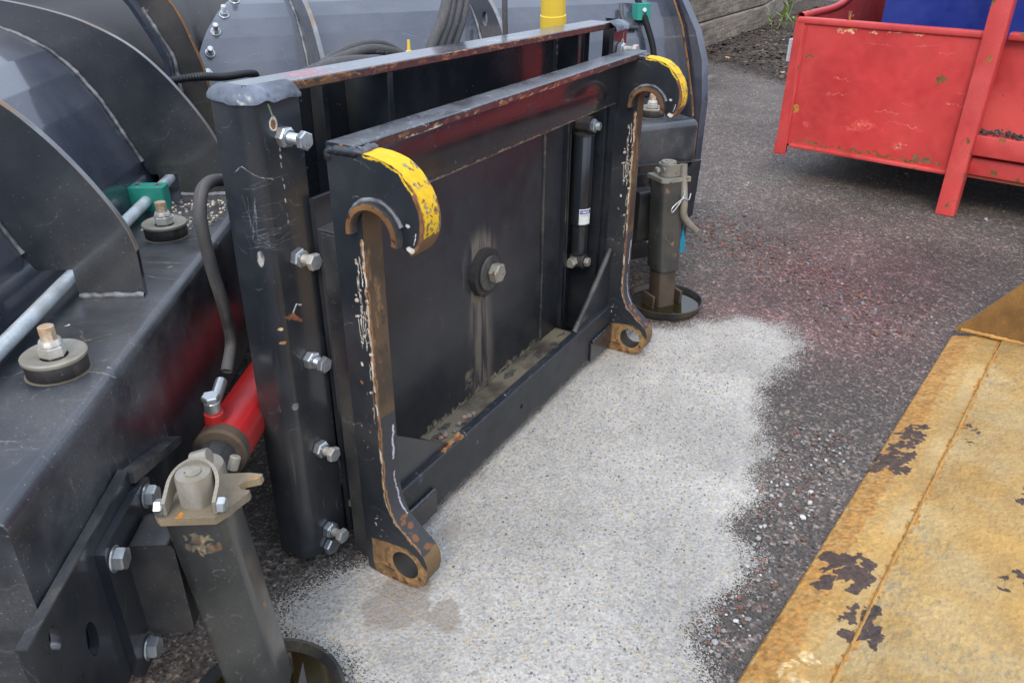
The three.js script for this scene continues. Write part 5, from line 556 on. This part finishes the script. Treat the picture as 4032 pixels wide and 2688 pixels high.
// ---------------------------------------------------------------- background: timber wall, soil, weed
{ const rt = rng(8); M.wood = mat('weathered_wood', 2, 0.5, 512, { tile: true, base: [132, 122, 108], rough: 0.85, vary: 0.12, bump: 0.004, hook(x, y, p, f) { const g = fbm(x * 3, y * 90, 3), st = fbm(x * 10 + 4, y * 22, 4); let k = 0.72 + 0.5 * g; k *= 1 - 0.3 * sst(0.52, 0.7, st); p.r *= k; p.g *= k * 0.985; p.b *= k * 0.96; p.h = 0.3 + 0.6 * g; if (st > 0.66) { p.r *= 1.35; p.g *= 1.35; p.b *= 1.35; } } });
  const wall = thing('timber_wall', 'low wall of weathered grey timber beams behind the plough', 'timber wall'); const P0 = [4.2, -1.62], P1 = [9.6, -1.55], P2 = [14.5, -2.2];
  const seg = (A, B, y0, y1, th, dz) => { const L = Math.hypot(B[0] - A[0], B[1] - A[1]), g = boxUV(new RoundedBoxGeometry(L, y1 - y0, th, 3, 0.02)); g.rotateY(-Math.atan2(B[1] - A[1], B[0] - A[0])); g.translate((A[0] + B[0]) / 2, (y0 + y1) / 2, (A[1] + B[1]) / 2 - th / 2 + dz); return g; };
  [[0.0, 0.255, 0], [0.262, 0.5, -0.012], [0.507, 0.75, 0.006], [0.757, 1.0, -0.008], [1.007, 1.25, 0]].forEach(([a, b, dz], i) => { mesh('timber', seg(P0, P1, a, b, 0.16, dz), M.wood, wall); mesh('timber', seg([P1[0] + 0.012, P1[1]], P2, a, b, 0.16, dz), M.wood, wall); });
  const S = new THREE.Shape([[5.4, 1.58], [6.9, 1.4], [6.7, 0.97], [6.3, 0.6], [6.1, 0.3], [6.4, -0.4], [7.2, -1.5], [9, -2.5], [24, -2.5], [24, 3.5], [12, 3.5], [5.4, 1.6]].map((p) => new THREE.Vector2(...p))); const SO = S.getPoints().map((p) => [p.x, -p.y]); granular('soil', 5, -2, 9, 4.6, 120, SO, { base: [60, 50, 41], rough: 0.95, vary: 0.3, grain: 0.25, bump: 0.01, soft: 0.5, seed: 2, paint(x, z, p, f) { const a = vn(x * 80, z * 80), b = vn(x * 30 + 5, z * 70); let k = 0.6 + 0.8 * a; p.r *= k; p.g *= k; p.b *= k; if (b > 0.8) { p.r += 46; p.g += 34; p.b += 22; } p.h = 0.2 + 0.8 * a; } }, 'brown soil littered with leaves and bark at the edge of the yard');
  // leaf and bark litter
  const n = 5200, lg = new THREE.PlaneGeometry(0.05, 0.028, 2, 1); { const p = lg.attributes.position; for (let i = 0; i < p.count; i++) p.setZ(i, Math.abs(p.getX(i)) * 0.35); lg.computeVertexNormals(); } const im = new THREE.InstancedMesh(lg, new THREE.MeshStandardMaterial({ roughness: 0.9, side: THREE.DoubleSide }), n), m4 = new THREE.Matrix4(), q = new THREE.Quaternion(), c = new THREE.Color(); const SP = S.getPoints().map((p) => [p.x, -p.y]); let k = 0; while (k < n) { const x = 5.6 + Math.pow(rt(), 1.6) * 8, z = -1.55 + rt() * 3.2; if (edgeDist(x, z, SP) + 0.35 * (rt() - 0.6) < 0) continue; const s = 0.35 + rt() * rt() * 1.2; q.setFromEuler(new THREE.Euler(-1.57 + (rt() - 0.5) * 1.2, 0, 0)).premultiply(new THREE.Quaternion().setFromAxisAngle(V(0, 1, 0), rt() * 6.3)); m4.compose(V(x, 0.012 + 0.02 * rt(), z), q, V(s, s, s)); im.setMatrixAt(k, m4); const v = 0.03 + 0.1 * rt() * rt(), w = rt(); if (w > 0.97) c.setRGB(0.42, 0.26, 0.17); else c.setRGB(v * 1.25, v, v * 0.75); im.setColorAt(k++, c); } im.name = 'leaf_litter'; im.userData = { kind: 'stuff', label: 'scattered dead leaves and bark on the soil' }; im.castShadow = im.receiveShadow = true; scene.add(im);
  const weed = thing('weed_plant', 'small bright green weed growing in the soil beside the timber wall', 'plant'); weed.position.set(9.7, 0, -1.3); M.leaf = new THREE.MeshStandardMaterial({ color: new THREE.Color().setRGB(0.2, 0.3, 0.06), roughness: 0.7, side: THREE.DoubleSide }); const leafG = new THREE.Shape(); leafG.moveTo(0, 0); leafG.quadraticCurveTo(0.025, 0.04, 0, 0.09); leafG.quadraticCurveTo(-0.025, 0.04, 0, 0); const lf = new THREE.ShapeGeometry(leafG, 6); for (let i = 0; i < 6; i++) { const b = V((rt() - 0.5) * 0.25, 0, (rt() - 0.5) * 0.4), t = V(b.x + (rt() - 0.5) * 0.16, 0.12 + rt() * 0.2, b.z + (rt() - 0.5) * 0.16); mesh('stem', tube([b.toArray(), b.clone().lerp(t, 0.5).add(V(0.01, 0.02, 0)).toArray(), t.toArray()], 0.004, 8, 5), M.leaf, weed); for (let l = 0; l < 7; l++) { const p = b.clone().lerp(t, 0.3 + 0.7 * l / 6), o = mesh('leaf', lf, M.leaf, weed); o.position.copy(p); o.rotation.set(0.5 + rt(), rt() * 6.3, (rt() - 0.5)); o.rotation.order = 'YXZ'; o.scale.setScalar(0.7 + rt() * 0.8); } } }

// ---------------------------------------------------------------- loose stones
{ const rs = rng(19), stoneG = (() => { const g = new THREE.IcosahedronGeometry(1, 1), p = g.attributes.position; for (let i = 0; i < p.count; i++) { const v = V(p.getX(i), p.getY(i), p.getZ(i)), s = 0.78 + 0.4 * vn(v.x * 1.7 + 9, v.y * 1.7 + v.z * 2.3 + 4); p.setXYZ(i, v.x * s, v.y * s * 0.75, v.z * s); } g.computeVertexNormals(); return g; })(), sm = new THREE.MeshStandardMaterial({ roughness: 0.9 });
  const scatter = (name, n, label, place) => { const im = new THREE.InstancedMesh(stoneG, sm, n), m4 = new THREE.Matrix4(), q = new THREE.Quaternion(), c = new THREE.Color(); let k = 0; while (k < n) { const o = place(); if (!o) continue; q.setFromEuler(new THREE.Euler((rs() - 0.5), rs() * 6, (rs() - 0.5))); m4.compose(V(o.x, o.y ?? o.s * 0.4, o.z), q, V(o.s, o.s * (0.6 + 0.5 * rs()), o.s * (0.7 + 0.6 * rs()))); im.setMatrixAt(k, m4); im.setColorAt(k++, c.setRGB(...o.c)); } im.name = name; im.userData = { kind: 'stuff', label }; im.castShadow = im.receiveShadow = true; scene.add(im); };
  const gauss = () => (rs() + rs() + rs() - 1.5) / 1.5, grey = (a, b) => { const v = a + (b - a) * rs() * rs(); return [v, v * (0.96 + 0.03 * rs()), v * (0.9 + 0.08 * rs())]; }, red = () => { const v = 0.09 + 0.15 * rs(); return [v, v * 0.5, v * 0.38]; };
  scatter('red_gravel', 1000, 'reddish gravel scattered across the asphalt beside the plough', () => { const t = rs(), x = 2.36 - 0.58 * t + gauss() * 0.36, z = 0.05 + 1.0 * t + gauss() * 0.26; return { x, z, s: 0.0032 + 0.006 * rs() * rs(), c: rs() < 0.8 ? red() : grey(0.12, 0.4) }; });
  scatter('asphalt_grit', 60000, 'fine grey grit bound in the asphalt', () => { const d = Math.pow(rs(), 1.5) * 5.2, a = (rs() - 0.5) * 2.2 - 0.35, x = -0.95 + Math.cos(a) * (d + 0.5), z = 1.05 + Math.sin(a) * (d + 0.5); if (edgeDist(x, z, PATCH) > 0.02) return null; const w = rs(); return { x, z, s: 0.0015 + 0.0018 * rs(), y: 0.0006, c: w < 0.82 ? grey(0.05, 0.17) : w < 0.985 ? grey(0.12, 0.34) : red() }; });
  scatter('pale_grit', 3500, 'pale grit standing proud of the dry patch', () => { const x = -0.4 + 2 * rs(), z = 0.1 + 0.85 * rs(); if (edgeDist(x, z, PATCH) < 0.05 || Math.hypot(x + 0.04, z - 0.36) < 0.13) return null; const w = rs(); return { x, z, s: 0.0012 + 0.0016 * rs(), y: 0.0042, c: w < 0.86 ? grey(0.22, 0.46) : w < 0.97 ? grey(0.1, 0.24) : [0.44, 0.37, 0.26] }; });
  scatter('yard_debris', 260, 'twigs, crumbs and stones lying about the yard', () => { const x = 1.4 + 4.6 * rs(), z = -1.2 + 2.6 * rs(); if (edgeDist(x, z, PATCH) > -0.02) return null; const w = rs(); return { x, z, s: w < 0.012 ? 0.012 + 0.01 * rs() : 0.003 + 0.005 * rs() * rs(), c: w < 0.012 ? [0.035, 0.022, 0.02] : rs() < 0.3 ? [0.3, 0.2, 0.11] : grey(0.2, 0.6) }; });
  scatter('loose_chippings', 420, 'loose stone chippings beside the bucket edge', () => { const t = rs(), x = 0.15 + 0.85 * Math.pow(t, 1.2), z = 0.93 + 0.06 * t - 0.15 * rs(); if (edgeDist(x, z, PATCH) > 0) return null; return { x, z, s: 0.002 + 0.005 * rs() * rs(), y: 0.003, c: rs() < 0.35 ? red() : grey(0.15, 0.65) }; });
  scatter('dirt_crumbs', 220, 'dirt crumbs on the near wing beam', () => { const p = wingL(-0.02 + 0.2 * rs(), 0.577, -0.47 - 0.14 * rs()); return { x: p[0], z: p[2], y: 0.578, s: 0.0016 + 0.0026 * rs(), c: rs() < 0.5 ? [0.55, 0.46, 0.33] : grey(0.1, 0.4) }; });
  const PB = [[0.43, 0.185, 'grey', 0.008], [0.42, 0.178, 'pink', 0.007], [0.445, 0.188, 'pink', 0.006], [0.39, 0.182, 'grey', 0.007], [0.345, 0.175, 'grey', 0.005], [0.335, 0.182, 'pink', 0.007], [0.322, 0.179, 'pink', 0.006], [0.36, 0.19, 'grey', 0.005]];
  const mats = { grey: new THREE.MeshStandardMaterial({ color: new THREE.Color().setRGB(0.2, 0.21, 0.21), roughness: 0.9 }), pink: new THREE.MeshStandardMaterial({ color: new THREE.Color().setRGB(0.36, 0.22, 0.18), roughness: 0.9 }) };
  const words = ['farthest but one from the near hook plate', 'lying in the middle of the three farthest', 'farthest from the near hook plate', 'lying alone between the two clusters', 'at the back of the near cluster', 'in the middle of the near cluster', 'nearest the near hook plate', 'at the front of the near cluster'];
  PB.forEach(([x, z, c, s], i) => { const o = mesh('pebble', stoneG, mats[c]); o.position.set(x, 0.11 + s * 0.6, z); o.scale.setScalar(s); o.rotation.y = i; tag(o, `small ${c === 'grey' ? 'grey' : 'pinkish'} pebble on the dirty coupler ledge, ${words[i]}`, 'pebble', 'pebbles on the coupler ledge'); });
}
renderer.render(scene, camera);
